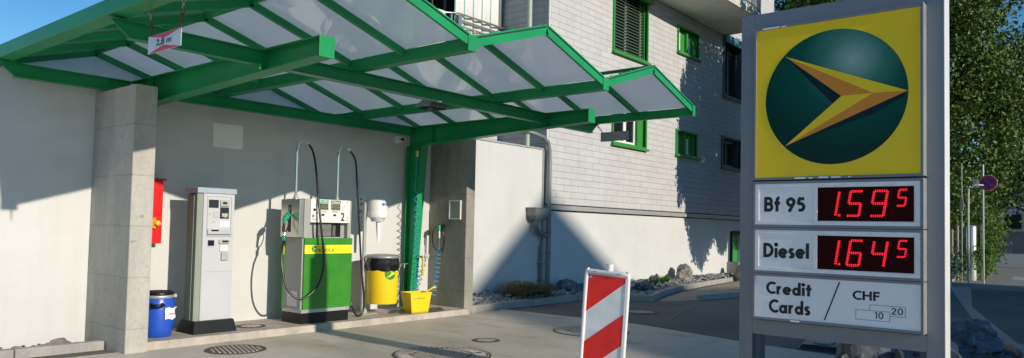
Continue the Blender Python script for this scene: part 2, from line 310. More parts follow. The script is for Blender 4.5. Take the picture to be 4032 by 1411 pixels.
# ------------------------------------------------------------------ faces, decals and writing
class Fr:
    def __init__(s, o, u, v=(0,0,1), k=1): s.o = V(o); s.u = V(u).normalized(); s.v = V(v).normalized(); s.n = s.u.cross(s.v); s.k = k
    def p(s, a, b, c=0): return s.o + s.u*a*s.k + s.v*b*s.k + s.n*c
def rect(mb, fr, a0, a1, b0, b1, c0, c1):
    P = fr.p
    A = [P(a0,b0,c0), P(a1,b0,c0), P(a1,b1,c0), P(a0,b1,c0)]; B = [P(a0,b0,c1), P(a1,b0,c1), P(a1,b1,c1), P(a0,b1,c1)]
    return mb.hull8(A, B)
def poly(mb, fr, pts, c0, c1): return mb.prism([fr.p(a, b, c0) for a, b in pts], fr.n*(c1-c0))
def disc(mb, fr, a, b, r, c0, c1, n=32, ra=None): return poly(mb, fr, [(a+(ra or r)*math.cos(2*math.pi*k/n), b+r*math.sin(2*math.pi*k/n)) for k in range(n)], c0, c1)
def frame4(mb, fr, a0, a1, b0, b1, w, c0, c1):
    rect(mb, fr, a0, a1, b1-w, b1, c0, c1); rect(mb, fr, a0, a1, b0, b0+w, c0, c1)
    rect(mb, fr, a0, a0+w, b0+w, b1-w, c0, c1); rect(mb, fr, a1-w, a1, b0+w, b1-w, c0, c1); return mb
def text(mb, fr, s, a0, a1, b0, b1, c, bold=.0, th=.001):
    bw = (b1-b0)*bold*.75 if bold > .015 else 0; a0 += bw; a1 -= bw; b0 += bw*.6; b1 -= bw*.6; bo0 = min(bold, .012)
    cu = bpy.data.curves.new('t', 'FONT'); cu.body = s; cu.offset = bo0; cu.resolution_u = 4; cu.fill_mode = 'FRONT'
    o = bpy.data.objects.new('t', cu); COL.objects.link(o); dg = bpy.context.evaluated_depsgraph_get(); dg.update()
    me = bpy.data.meshes.new_from_object(o.evaluated_get(dg)); bpy.data.objects.remove(o); bpy.data.curves.remove(cu)
    xs = [v.co.x for v in me.vertices]; ys = [v.co.y for v in me.vertices]
    x0, x1, y0, y1 = min(xs), max(xs), min(ys), max(ys)
    fs = [tuple(p.vertices) for p in me.polygons]
    for q, (ex, ey) in enumerate([(0,0)] + ([(1,.6),(-1,.6),(1,-.6),(-1,-.6),(1,0),(-1,0)] if bw else [])):
        mb.add([fr.p(a0+(v.co.x-x0)/(x1-x0)*(a1-a0)+ex*bw, b0+(v.co.y-y0)/(y1-y0)*(b1-b0)+ey*bw, c+q*.00012) for v in me.vertices], fs)
    bpy.data.meshes.remove(me); return mb

def arc(cx, cy, rx, ry, a0, a1, n=14): return [(cx+rx*math.cos(R(a0+(a1-a0)*k/n)), cy+ry*math.sin(R(a0+(a1-a0)*k/n))) for k in range(n+1)]
GLY = {
 'B': (.64, [[(.1,0),(.1,1)], [(.1,.9),(.30,.9)]+arc(.32,.71,.19,.19,80,-90)+[(.1,.52)], [(.1,.52),(.36,.52)]+arc(.34,.31,.21,.21,80,-90)+[(.1,.1)]]),
 'f': (.42, [[(.19,0),(.19,.75)]+arc(.34,.75,.15,.17,180,80,8), [(.0,.58),(.40,.58)]]),
 '9': (.62, [arc(.31,.67,.22,.23,0,360,22), [(.49,.56),(.20,-.01)]]),
 '5': (.58, [[(.12,.90),(.52,.90)], [(.19,.92),(.12,.50)], [(.12,.54)]+arc(.27,.33,.22,.23,100,-125,16)]),
 'D': (.74, [[(.1,0),(.1,1)], [(.1,.9),(.24,.9)]+arc(.24,.5,.40,.40,85,-85,16)+[(.24,.1),(.1,.1)]]),
 'i': (.2, [[(.1,0),(.1,.66)], arc(.1,.90,.035,.035,0,360,10)]),
 'e': (.62, [[(.08,.32),(.55,.32)], arc(.31,.32,.235,.24,0,318,18)]),
 's': (.42, [arc(.22,.47,.12,.115,35,250,10)+[(.20,.34)]+arc(.20,.20,.13,.12,80,-150,12)]),
 'l': (.2, [[(.1,0),(.1,1.04)]]),
 'C': (.70, [arc(.47,.5,.38,.41,52,308,20)]),
 'r': (.40, [[(.1,0),(.1,.66)], [(.1,.38)]+arc(.30,.38,.17,.19,170,75,8)]),
 'd': (.62, [arc(.29,.31,.20,.23,0,360,20), [(.52,0),(.52,1.04)]]),
 'a': (.62, [arc(.29,.31,.20,.23,0,360,20), [(.52,0),(.52,.64)]]),
 't': (.42, [[(.20,0),(.20,.92)], [(.0,.58),(.41,.58)]]),
 'H': (.76, [[(.1,0),(.1,1)], [(.66,0),(.66,1)], [(.1,.52),(.66,.52)]]),
 'F': (.54, [[(.1,0),(.1,1)], [(.1,.9),(.52,.9)], [(.1,.52),(.48,.52)]]),
 '1': (.34, [[(.22,0),(.22,1)], [(.02,.86),(.22,.90)]]),
 '0': (.62, [arc(.31,.5,.23,.42,0,360,24)]),
 '2': (.60, [arc(.29,.70,.20,.21,175,-35,14)+[(.10,.09)], [(.04,.09),(.56,.09)]])}
def stroke_text(mb, fr, s, a0, a1, b0, b1, c, t=.2, gap=.09):
    W = sum(GLY[ch][0] for ch in s) + gap*(len(s)-1); kx = (a1-a0)/W; ky = (b1-b0); x = 0; q = 0
    for ch in s:
        w_, st = GLY[ch]
        for ln in st:
            closed = math.dist(ln[0], ln[-1]) < 1e-6; n = len(ln); Lp = []; Rp = []
            for i, (px, py) in enumerate(ln):
                pa = ln[i-1] if i else (ln[-2] if closed else ln[0]); pb = ln[i+1] if i < n-1 else (ln[1] if closed else ln[-1])
                dx, dy = pb[0]-pa[0], pb[1]-pa[1]; l_ = math.hypot(dx, dy) or 1; nx, ny = -dy/l_*t/2, dx/l_*t/2
                Lp.append((x+px+nx, py+ny)); Rp.append((x+px-nx, py-ny))
            q += 1; vs = [fr.p(a0+u*kx, b0+v*ky, c+q*.0001) for u, v in Lp+Rp]
            mb.add(vs, [(n+i, n+i+1, i+1, i) for i in range(n-1)])
        x += w_ + gap
    return mb

# ------------------------------------------------------------------ camera, light, sky
yaw, pit, rol = R(39.462), R(2.3807), R(1.2158)
fw = V((math.cos(pit)*math.cos(yaw), math.cos(pit)*math.sin(yaw), math.sin(pit))); r_ = V((math.sin(yaw), -math.cos(yaw), 0)); u_ = r_.cross(fw)
r2 = r_*math.cos(rol) + u_*math.sin(rol); u2 = -r_*math.sin(rol) + u_*math.cos(rol)
cam = bpy.data.cameras.new('camera'); co = bpy.data.objects.new('camera', cam); COL.objects.link(co)
co.matrix_world = Matrix(((r2.x,u2.x,-fw.x,0),(r2.y,u2.y,-fw.y,0),(r2.z,u2.z,-fw.z,1.6),(0,0,0,1)))
cam.sensor_width = 36; cam.lens = 25.987; cam.shift_y = .01788; cam.clip_end = 3000; cam.clip_start = .05; sc.camera = co
TY = .339; TX = .037
sd = V((-TX, -1, TY)).normalized()
sun = bpy.data.lights.new('sun', 'SUN'); sun.energy = 4.4; sun.angle = R(.53); sun.color = (1, .89, .74)
so = bpy.data.objects.new('sun', sun); COL.objects.link(so); so.rotation_euler = sd.to_track_quat('Z', 'Y').to_euler(); so.location = (0, -10, 20)
w = bpy.data.worlds.new('World'); sc.world = w; w.use_nodes = True; nt = w.node_tree
bg = nt.nodes['Background']; sk = nt.nodes.new('ShaderNodeTexSky'); sk.sky_type = 'NISHITA'; sk.sun_disc = False; sk.sun_elevation = math.asin(sd.z); sk.sun_rotation = math.pi + TX
sk.air_density = 1.0; sk.dust_density = .0; sk.ozone_density = 3.2
hsv = nt.nodes.new('ShaderNodeHueSaturation'); hsv.inputs['Saturation'].default_value = 1.28; nt.links.new(sk.outputs[0], hsv.inputs['Color']); nt.links.new(hsv.outputs[0], bg.inputs[0]); bg.inputs[1].default_value = .125
sc.view_settings.view_transform = 'Standard'; sc.view_settings.look = 'None'; sc.view_settings.exposure = 0; sc.view_settings.gamma = 1

# ------------------------------------------------------------------ ground
tag(MB().add([(-300,-300,-.006),(400,-300,-.006),(400,400,-.006),(-300,400,-.006)], [(0,1,2,3)]).build('ground', M['asphalt']), kind='structure')
FC = [(-12,-12),(9.2,-12),(10.1,1.5),(10.68,4.4),(11.26,6.45),(11.22,9.37),(-12,9.37)]
tag(MB().add([(x,y,0) for x,y in FC], [tuple(range(len(FC)))]).build('forecourt', M['forecourt']), kind='structure')
# paved path up to the house door
PP = [(15.2,8.2),(16.4,7.62),(22,8.0),(27.5,8.6),(27.5,10.1),(24.3,9.9),(18,8.98)]
tag(MB().add([(x,y,-.001) for x,y in PP], [tuple(range(len(PP)))]).build('paved_path', M['pavers']), kind='structure')
# thin lighter crack line in the asphalt and the pump island
tag(MB().prism([(12.0,6.25,-.004),(15.6,7.35,-.004),(15.6,7.39,-.004),(12.0,6.30,-.004)], (0,0,.004)).build('asphalt_joint', pr('joint_filler', (.17,.165,.155), .9)), kind='structure')

def rough_slab():
    mb = MB(); n = 110; x0, x1 = 4.205, 10.055; top = []; bot = []
    for i in range(n+1):
        x = x0 + (x1-x0)*i/n
        top.append((x, 9.262 + .012*noise.noise(V((x*5, 0, 0))) + .008*noise.noise(V((x*19, 3, 0))), .1)); bot.append((x, 9.245 + .018*noise.noise(V((x*4, 9, 0))) + .01*noise.noise(V((x*15, 7, 0))), -.01))
    vs = top + bot + [(x1, 10.36, .1), (x0, 10.36, .1)]; fs = []
    for i in range(n): fs.append((n+1+i, n+2+i, i+1, i))
    fs.append(tuple(range(n+1)) + (2*n+2, 2*n+3))
    mb.add(vs, fs); return mb
pl = tag(rough_slab().build('pump_island', M['plinth']), 'low concrete island with chipped front edge under the dispenser and pay terminal', 'platform')
pd = MB(); pts = []
for k in range(28):
    t = 2*math.pi*k/28; rr = 1 + .28*noise.noise(V((math.cos(t)*1.6, math.sin(t)*1.6, 2)))
    pts.append((9.12 + .62*math.cos(t)*rr, 9.62 + .33*math.sin(t)*rr, .104))
pd.add(pts, [tuple(range(28))]); tag(pd.build('puddle', M['puddle']), kind='structure')

# ------------------------------------------------------------------ walls and pillars
tag(MB().box(-9, 10.30, 10.35, 10.62, -.05, 3.40).build('rendered_wall', M['render']), 'long white rendered wall behind the dispenser and pay terminal', 'wall')
p1 = tag(MB().box(3.945, 4.215, 9.17, 10.35, -.02, 3.25).build('concrete_pillar', M['concrete'], None, .012, 2), 'bare concrete wall pillar beside the blue barrel', 'pillar', 'concrete pillars at the ends of the pump island')
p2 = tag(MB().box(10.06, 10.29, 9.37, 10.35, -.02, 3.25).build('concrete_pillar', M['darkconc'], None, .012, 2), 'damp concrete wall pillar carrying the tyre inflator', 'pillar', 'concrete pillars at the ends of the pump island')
gw = thing('garage_wall', (12, 10.5, 0), 'low white rendered garage wall with metal flashing right of the canopy', 'wall')
MB().box(10.30, 13.72, 10.40, 10.60, -.05, 3.44).build('wall', M['render'], gw)
MB().box(10.28, 13.75, 10.375, 10.64, 3.44, 3.475).box(13.72, 13.76, 10.372, 10.6, .1, 3.44).build('flashing', M['zinc'], gw)

# ------------------------------------------------------------------ house
def wall_holes(mb, x0, x1, z0, z1, holes, y0, y1):
    xs = sorted(set([x0, x1] + [h[0] for h in holes] + [h[1] for h in holes])); zs = sorted(set([z0, z1] + [h[2] for h in holes] + [h[3] for h in holes]))
    for i in range(len(xs)-1):
        for j in range(len(zs)-1):
            cx, cz = (xs[i]+xs[i+1])/2, (zs[j]+zs[j+1])/2
            if any(h[0] < cx < h[1] and h[2] < cz < h[3] for h in holes): continue
            mb.add([(xs[i],y0,zs[j]),(xs[i+1],y0,zs[j]),(xs[i+1],y0,zs[j+1]),(xs[i],y0,zs[j+1])], [(0,1,2,3)])
    for h in holes:
        a, b, c, d = h
        mb.add([(a,y0,c),(b,y0,c),(b,y0,d),(a,y0,d),(a,y1,c),(b,y1,c),(b,y1,d),(a,y1,d)], [(0,4,5,1),(1,5,6,2),(2,6,7,3),(3,7,4,0)])
    return mb
HY = 10.38
holes = [(16.72,18.48,6.42,8.75),(16.74,18.46,3.95,5.25),(20.42,21.80,7.14,7.86),(20.38,21.74,3.98,4.66),(23.80,25.40,6.30,8.25),(23.72,25.30,3.85,4.83)]
hs = thing('slate_house', (20, 12, 0), 'tall house clad in pale slate over a white rendered base, green window trims', 'house')
mb = MB(); wall_holes(mb, 13.86, 28.5, 2.19, 12, holes, HY, HY+.28); mb.build('slate_front', M['slate'], hs)
MB().add([(13.862,HY,2.19),(13.862,11.85,2.19),(13.862,11.85,12),(13.862,HY,12)], [(0,3,2,1)]).add([(28.5,HY,-.1),(28.5,20,-.1),(28.5,20,12),(28.5,HY,12)], [(0,1,2,3)]).add([(13.86,HY,12),(28.5,HY,12),(28.5,20,12),(13.86,20,12)], [(0,1,2,3)]).build('slate_flank', M['slate_shaded'], hs)
MB().box(13.845, 13.875, HY-.012, HY+.02, 2.19, 12).build('corner_trim', M['whitep'], hs)
mb = MB(); wall_holes(mb, 13.80, 28.5, -.05, 2.03, [(24.60, 25.5, .55, 1.62)], 10.42, 10.75); mb.add([(13.8,10.42,-.05),(13.8,11.85,-.05),(13.8,11.85,2.03),(13.8,10.42,2.03)], [(0,3,2,1)]); mb.build('rendered_base', M['render'], hs)
MB().mat(0).box(13.82, 28.5, 10.34, 10.44, 2.055, 2.165).mat(1).box(13.83, 28.5, 10.385, 10.45, 2.165, 2.195).box(13.83, 28.5, 10.385, 10.45, 2.028, 2.055).build('base_flashing', [M['zinc'], M['black']], hs)
# recessed part with the balcony
mb = MB(); wall_holes(mb, 10.6, 13.86, 3.0, 12, [(10.9, 13.70, 5.6, 8.4)], 11.85, 13.4); mb.build('recessed_front', M['slate'], hs)
MB().box(10.9, 13.7, 13.3, 13.38, 5.5, 8.5).build('balcony_back', M['darkroom'], hs)
d = MB()
for x in (10.92, 12.1, 13.2, 13.6): d.box(x, x+.06, 13.22, 13.3, 5.6, 8.3)
d.box(10.92, 13.66, 13.22, 13.3, 8.2, 8.3); dd = d.build('glazed_door', M['side'], hs)
MB().box(10.96, 13.6, 13.27, 13.295, 5.6, 8.2).build('pane', M['pane'], dd)
MB().box(10.7, 13.86, 11.5, 11.85, 5.4, 5.6).build('balcony_slab', M['slab'], hs)
MB().box(10.61, 13.855, 13.42, 20, 2.9, 11.99).box(10.61, 13.855, 11.86, 13.42, 8.46, 11.985).build('rear_body', M['slate_shaded'], hs)
# windows
def window(hole, kind):
    a, b, c, dz = hole; y = HY
    o = MB()
    t = .055
    fr = Fr((0, y-.004, 0), (1,0,0))
    frame4(o, fr, a-t, b+t, c-t, dz+t, t, -.05, .045)
    o.box(a-t-.03, b+t+.05, y-.11, y+.03, c-t-.05, c-t-.002)
    wn = o.build('window', M['wingreen' if kind != 'dark' else 'postblue'], hs)
    rv = MB()
    rv.box(a+.001, a+.03, y+.05, y+.27, c, dz).box(b-.03, b-.001, y+.05, y+.27, c, dz).box(a+.03, b-.03, y+.05, y+.27, dz-.03, dz-.001).box(a+.03, b-.03, y+.05, y+.27, c+.001, c+.03)
    rv.build('reveal', M['wingreen' if kind != 'dark' else 'postblue'], wn)
    if kind == 'blind':
        s_ = MB(); z = c + .06
        while z < dz - .05:
            s_.add([(a+.04,y+.05,z+.0),(b-.04,y+.05,z+.0),(b-.04,y+.09,z+.045),(a+.04,y+.09,z+.045)], [(0,1,2,3)]); z += .085
        for x in (a+.25, (a+b)/2, b-.25): s_.box(x-.006, x+.006, y+.084, y+.09, c, dz)
        s_.build('blind', pr('blind_slat', (.10,.17,.11), .4, .2), wn)
        f = MB(); f.box(a+.03, a+.10, y+.16, y+.22, c+.03, dz).box(b-.10, b-.03, y+.16, y+.22, c+.03, dz).box((a+b)/2-.05, (a+b)/2+.05, y+.16, y+.22, c+.03, dz); f.build('frame', M['side'], wn)
        MB().box(a+.1, b-.1, y+.19, y+.2, c, dz).build('pane', M['pane'], wn)
    elif kind == 'double':
        f = MB(); w_ = .07; m_ = (a+b)/2
        frame4(f, Fr((0, y+.14, 0), (1,0,0)), a+.03, m_, c+.03, dz-.03, w_, -.06, 0); f.build('sash', M['winframe'], wn); f = MB(); frame4(f, Fr((0, y+.14, 0), (1,0,0)), m_, b-.03-.28, c+.03, dz-.03, w_, -.06, 0)
        f.build('sash', M['winframe'], wn); MB().box(a+.08, b-.35, y+.17, y+.18, c+.05, dz-.05).build('pane', M['pane'], wn)
        MB().box(b-.31, b-.03, y+.06, y+.2, c+.03, dz-.03).build('side_panel', M['wingreen'], wn)
    elif kind == 'small':
        m_ = (a+b)/2
        f = MB(); f.box(m_-.06, m_+.05, y+.02, y+.24, c+.03, dz-.03).box(a+.35, m_-.06, y+.10, y+.24, c+.03, dz-.03).box(m_+.32, b-.03, y+.10, y+.24, c+.03, dz-.03); f.build('green_shutter', M['wingreen'], wn)
        MB().box(a+.10, a+.16, y+.12, y+.24, c+.03, dz-.08).box(a+.27, a+.35, y+.10, y+.24, c+.03, dz-.08).build('sash', M['winframe'], wn); MB().box(m_+.05, m_+.10, y+.12, y+.24, c+.03, dz-.05).box(m_+.20, m_+.32, y+.10, y+.24, c+.03, dz-.15).build('sash', M['winframe'], wn)
        MB().box(a+.03, b-.03, y+.2, y+.21, c+.03, dz-.03).build('pane', M['pane'], wn)
    else:
        f = MB(); frame4(f, Fr((0, y+.2, 0), (1,0,0)), a+.03, b-.03, c+.03, dz-.03, .08, -.05, 0); f.box((a+b)/2-.04, (a+b)/2+.04, y+.2, y+.25, c+.03, dz-.03); f.build('frame', M['postblue'], wn)
        MB().box(a+.05, b-.05, y+.22, y+.23, c+.05, dz-.05).build('pane', M['pane'], wn)
    return wn
for h, k in zip(holes, ('blind','double','small','small','dark','dark')): window(h, k)
MB().box(16.68, 18.6, HY-.16, HY-.05, 8.05, 8.8).build('blind_box', M['wingreen'], hs)
MB().box(23.75, 25.6, HY-.14, HY-.06, 8.08, 8.34).build('awning_box', pr('awning_box', (.05,.22,.24), .4), hs)
# round ended balcony on the right
arc = [(14.0,9.95),(16.0,9.35),(18.0,8.95),(20.2,8.74),(22.2,8.70),(23.2,8.82),(23.75,9.15),(23.93,9.6),(23.93,HY)]
poly_b = [(14.0, HY)] + arc
mb = MB(); mb.prism([(x, y, 8.35) for x, y in poly_b], (0,0,.22)); bo = mb.build('round_balcony', [M['slab']], hs)
mb = MB(); mb.prism([(x, y+.03 if y < HY else y, 8.341) for x, y in poly_b], (0,0,.009)); mb.build('soffit', M['soffit'], bo)
rl = MB()
for i in range(len(arc)-2):
    (xa,ya),(xb,yb) = arc[i], arc[i+1]; n = max(1, int(math.hypot(xb-xa, yb-ya)/.12))
    for k in range(n):
        t = k/n; x, y = xa+(xb-xa)*t, ya+(yb-ya)*t+.06; rl.box(x-.008, x+.008, y-.008, y+.008, 8.57, 9.45)
rl.tube([(x, y+.06, 9.47) for x, y in arc], .025, 6); rl.tube([(x, y+.06, 8.7) for x, y in arc], .015, 6); rl.build('railing', M['postblue'], bo)
# left balcony railing, curtain
rl = MB(); P0 = (12.17,11.72,6.52); P1 = (13.84,11.72,6.52); PL = (11.62,11.98,6.47)
rl.tube([PL, P0, P1], .024, 8); rl.tube([(12.3,11.74,6.24),(13.84,11.74,6.24)], .014, 6); rl.box(12.2, 13.84, 11.735, 11.75, 6.35, 6.40)
for k in range(13): x = 12.35 + k*.118; rl.box(x-.007, x+.007, 11.73, 11.745, 5.55, 6.24)
rl.box(12.14, 12.26, 11.70, 11.76, 5.55, 6.48); rl.box(11.98, 12.03, 11.78, 11.84, 5.55, 6.48)
rl.build('railing', M['steel'], hs)
cb = MB(); n = 120; pts0 = []; pts1 = []
for i in range(n+1):
    x = 12.11 + 1.55*i/n; y = 11.80 + .022*math.sin(i*2*math.pi/ (n/5.0)) ; pts0.append((x, y, 5.6)); pts1.append((x, y, 8.38))
for i in range(n):
    cb.mat(1 if (i % 24) in (0,1,2,3) else (2 if (i % 24) in (4,23) else 0)); cb.add([pts0[i], pts0[i+1], pts1[i+1], pts1[i]], [(0,1,2,3)], True)
ct = cb.build('striped_curtain', [M['curtain'], pr('curtain_green', (.20,.42,.34), .8), pr('curtain_pale', (.5,.64,.58), .8)], None)
tag(ct, 'white curtain with green stripes hanging behind the small balcony railing', 'curtain')
sl_ = ct.modifiers.new('s', 'SOLIDIFY'); sl_.thickness = .004
MB().box(13.66, 13.84, 11.80, 12.0, 5.6, 8.4).build('balcony_post', M['pipe'], hs)
pt = thing('potted_tree', (11.55, 11.9, 5.6), 'small clipped ball tree standing on the balcony left of the curtain', 'potted plant')
MB().box(11.50, 11.82, 11.80, 12.05, 5.6, 6.50).build('planter', M['whitep'], pt, .01)
MB().tube([(11.52,11.93,6.4),(11.50,11.93,6.82)], .012, 6).tube([(11.54,11.93,6.4),(11.52,11.93,6.82)], .008, 6).build('stem', M['bark'], pt)

def leaves(mb, pts, size, aspect=.6, r=rnd, droop=0):
    vs = []; fs = []
    for p in pts:
        a = V((r.gauss(0,1), r.gauss(0,1), r.gauss(0,1)-droop)).normalized(); b = a.cross(V((r.gauss(0,1), r.gauss(0,1), r.gauss(0,1)))).normalized()
        s_ = size*r.uniform(.6, 1.3); p = V(p); c = a.cross(b)*s_*.15; k = len(vs)
        vs += [p - a*s_*.5, p + b*s_*.5*aspect + c, p + a*s_*.5, p - b*s_*.5*aspect + c]; fs.append((k, k+1, k+2)); fs.append((k, k+2, k+3))
    return mb.add(vs, fs)
def ball_pts(c, rx, ry, rz, n, inner=.5, r=rnd):
    out = []
    for _ in range(n):
        d_ = V((r.gauss(0,1), r.gauss(0,1), r.gauss(0,1))).normalized(); k = inner + (1-inner)*r.random()**.5
        out.append((c[0]+d_.x*rx*k, c[1]+d_.y*ry*k, c[2]+d_.z*rz*k))
    return out
leaves(MB(), ball_pts((11.51,11.93,6.98), .17,.17,.20, 900), .045).build('leaf_ball', M['leafl'], pt)
# pipes
t_ = thing('downpipe', (13.83, 10.2, 0), 'grey rainwater downpipe with hopper in the corner beside the slate house', 'drainpipe')
MB().tube([(12.9,10.55,3.80),(13.15,10.30,3.78),(13.55,10.27,3.72),(13.74,10.27,3.62),(13.81,10.27,3.45),(13.83,10.27,3.2),(13.84,10.27,1.9)], .05, 14).build('upper_pipe', M['pipe'], t_)
lp = MB().tube([(13.84,10.27,1.92),(13.84,10.27,.1)], .058, 14)
for z in (1.9, 1.02, 1.5): lp.lathe([(.058,0),(.069,.005),(.069,.04),(.058,.045)], (13.84,10.27,z), 16)
lp.build('lower_pipe', M['pipe'], t_)
hp = MB(); hp.hull8([(13.22,10.15,1.80),(13.62,10.15,1.80),(13.62,10.38,1.80),(13.22,10.38,1.80)], [(13.14,10.12,1.90),(13.70,10.12,1.90),(13.70,10.38,1.90),(13.14,10.38,1.90)]); hp.box(13.14,13.70,10.12,10.38,1.90,2.06).box(13.12,13.72,10.10,10.385,2.06,2.075)
hp.tube([(13.34,10.27,1.82),(13.34,10.27,1.68),(13.40,10.27,1.57),(13.52,10.27,1.50),(13.70,10.27,1.46),(13.84,10.27,1.40)], .055, 12); hp.build('rain_hopper', M['pipe'], t_)
MB().tube([(13.70,10.34,1.45),(13.68,10.36,1.2),(13.68,10.36,.1)], .018, 8).tube([(13.62,10.37,1.2),(13.62,10.37,.1)], .014, 8).box(13.58,13.78,10.32,10.40,.78,.80).box(13.58,13.78,10.32,10.40,.40,.42).build('service_conduits', M['pipe'], t_)
tag(MB().tube([(13.79,10.92,3.4),(13.79,10.92,11.5)], .06, 14).build('vent_pipe', M['pipeg']), 'pale green pipe running up the shaded slate flank of the house', 'drainpipe')
# green side door and its step
dr = thing('cellar_door', (25.0, 10.5, 0), 'green low door at the right end of the white house base', 'door')
MB().box(24.62, 25.5, 10.55, 10.6, .55, 1.60).build('door_leaf', M['wingreen'], dr); MB().box(24.58, 24.66, 10.36, 10.5, .5, 1.64).box(24.66,25.6,10.36,10.5,1.56,1.66).build('frame', M['black'], dr)
MB().box(24.30, 26.2, 10.0, 10.415, -.05, .60).build('step', M['kerb'], dr)

# ------------------------------------------------------------------ canopy
cn = thing('canopy', (6.8, 8, 0), 'green steel forecourt canopy with three frosted glass gables on two cantilever frames', 'canopy')
def ibeam_y(xc, y0, y1, zt, d0, d1, w=.17, tf=.012, tw=.01):   # runs along Y, depth d0 at y0 to d1 at y1
    mb = MB(); h = w/2
    mb.box(xc-h, xc+h, y0, y1, zt-tf, zt)
    mb.hull8([(xc-h,y0,zt-d0),(xc+h,y0,zt-d0),(xc+h,y1,zt-d1),(xc-h,y1,zt-d1)], [(xc-h,y0,zt-d0+tf),(xc+h,y0,zt-d0+tf),(xc+h,y1,zt-d1+tf),(xc-h,y1,zt-d1+tf)])
    mb.prism([(xc-tw/2,y0,zt-d0+tf),(xc-tw/2,y1,zt-d1+tf),(xc-tw/2,y1,zt-tf),(xc-tw/2,y0,zt-tf)], (tw,0,0)); return mb
ZT = 3.44
for xc, yf in ((4.375, 6.0), (9.42, 6.22)):
    b = ibeam_y(xc, yf, 10.25, ZT, .20, .37)
    for yy in (7.05, 9.62): b.box(xc-.085, xc-.006, yy-.006, yy+.006, ZT-.21 if yy < 8 else ZT-.33, ZT-.012).box(xc+.006, xc+.085, yy-.006, yy+.006, ZT-.21 if yy < 8 else ZT-.33, ZT-.012)
    mbm = b.build('main_beam', M['green'], cn)
    MB().box(xc-.09, xc+.09, yf-.012, yf, ZT-.208, ZT+.004).build('end_cap', M['green'], mbm, .003)
    c = MB()
    z1 = ZT-.37
    yt, yb = 9.86, 10.08
    c.hull8([(xc-.085,yb,.1),(xc+.085,yb,.1),(xc+.085,yb+.014,.1),(xc-.085,yb+.014,.1)], [(xc-.085,yt,z1),(xc+.085,yt,z1),(xc+.085,yt+.014,z1),(xc-.085,yt+.014,z1)])
    c.box(xc-.085, xc+.085, 10.235, 10.25, .1, z1)
    c.prism([(xc-.006,yb+.014,.1),(xc-.006,10.235,.1),(xc-.006,10.235,z1),(xc-.006,yt+.014,z1)], (.012,0,0))
    c.build('column', M['green'], cn)
def ibeam_x(x0, x1, yc, zt, h, cut0=0, cut1=0, w=.10, tf=.010, tw=.009):
    mb = MB(); mb.box(x0, x1, yc-w/2, yc+w/2, zt-tf, zt); mb.box(x0+cut0, x1-cut1, yc-w/2, yc+w/2, zt-h, zt-h+tf)
    mb.prism([(x0,yc-tw/2,zt-tf),(x1,yc-tw/2,zt-tf),(x1-cut1,yc-tw/2,zt-h+tf),(x0+cut0,yc-tw/2,zt-h+tf)], (0,tw,0)); return mb
for yc in (7.05, 10.12):
    for (a, b_, c0, c1) in ((2.78, 4.285, .17, 0), (4.465, 9.33, 0, 0), (9.51, 10.86, 0, .17)):
        ibeam_x(a, b_, yc, ZT-.008, .165, c0, c1).build('cross_beam', M['green'], cn)
VX = [2.84, 5.61, 8.20, 10.79]; ZV0 = 3.435; ZV1 = 3.57; YF = 5.2; YR = 11.18
for i, x in enumerate(VX):
    hw = .062 if 0 < i < 3 else .04
    b = MB()
    if i == 0: b.prism([(2.76,YF,3.455),(2.92,YF,3.445),(2.92,YF,3.56),(2.76,YF,3.60)], (0,YR-YF,0))
    else: b.box(x-hw, x+hw, YF, YR, ZV0, ZV1)
    g = b.build('gutter_beam', M['green'], cn, .003)
    if i: MB().box(x-hw-.004, x+hw+.004, YF-.012, YF, ZV0-.004, ZV1+.03).build('end_cap', M['green'], g, .002)
    else: MB().box(2.75, 2.93, YF-.012, YF, ZV0, 3.61).build('end_cap', M['green'], g, .002)
ZR = 3.975
bars_y = [5.2, 6.19, 7.15, 8.10, 9.10, 10.13, 11.13]
gi = 0
for k in range(3):
    xa = VX[k] + .05; xb = VX[k+1] - (.05 if k < 2 else .03); xm = (VX[k]+VX[k+1])/2
    for sgn, (x0, x1) in ((0, (xa, xm)), (1, (xb, xm))):
        lo = V((x0, 0, ZV1+.005)); hi = V((x1, 0, ZR)); d = (hi-lo); up = V((-d.z, 0, d.x)).normalized()
        if up.z < 0: up = -up
        for j, y in enumerate(bars_y):
            h = .075 if j else .085; wd = .05 if j else .03
            y_ = y + (wd/2 if j == 0 else 0)
            a = V((lo.x, y_, lo.z)) - up*h/2; b = V((hi.x, y_, hi.z)) - up*h/2
            br = MB().bar(a, b, wd, h, up).build('glazing_bar', M['green'], cn)
            a2 = V((lo.x, y_, lo.z)) + up*.026; b2 = V((hi.x, y_, hi.z)) + up*.026
            MB().bar(a2, b2, .055 if j else .045, .018, up).build('cover_strip', M['green'], br)
            if j == 0:
                ga = MB().bar(V((lo.x, y_, lo.z)) + up*.008, V((hi.x, y_, hi.z)) + up*.008, .02, .016, up).build('gasket', M['green_dk'], br)
                bl = MB()
                for q in range(5):
                    pq = lo.lerp(hi, (q+.5)/5); bl.lathe([(.009,0),(.009,.012),(.004,.018)], V((pq.x, y_, pq.z)) + up*.034, 8, up)
                bl.build('bolt_row', M['green'], br)
        for j in range(6):
            ya, yb_ = bars_y[j]+.012, bars_y[j+1]-.012
            if j == 5: yb_ = 11.15
            A = [V((lo.x, ya, lo.z)), V((lo.x, yb_, lo.z)), V((hi.x, yb_, hi.z)), V((hi.x, ya, hi.z))]
            MB().hull8([p + up*.002 for p in A], [p + up*.014 for p in A]).build('glass_pane', M['glass_c'], cn)
    MB().bar((xm, YF+.002, ZR-.02), (xm, 11.16, ZR-.02), .036, .06).bar((xm, YF+.01, ZR+.022), (xm, 11.16, ZR+.022), .09, .012).build('ridge_bar', M['green'], cn)
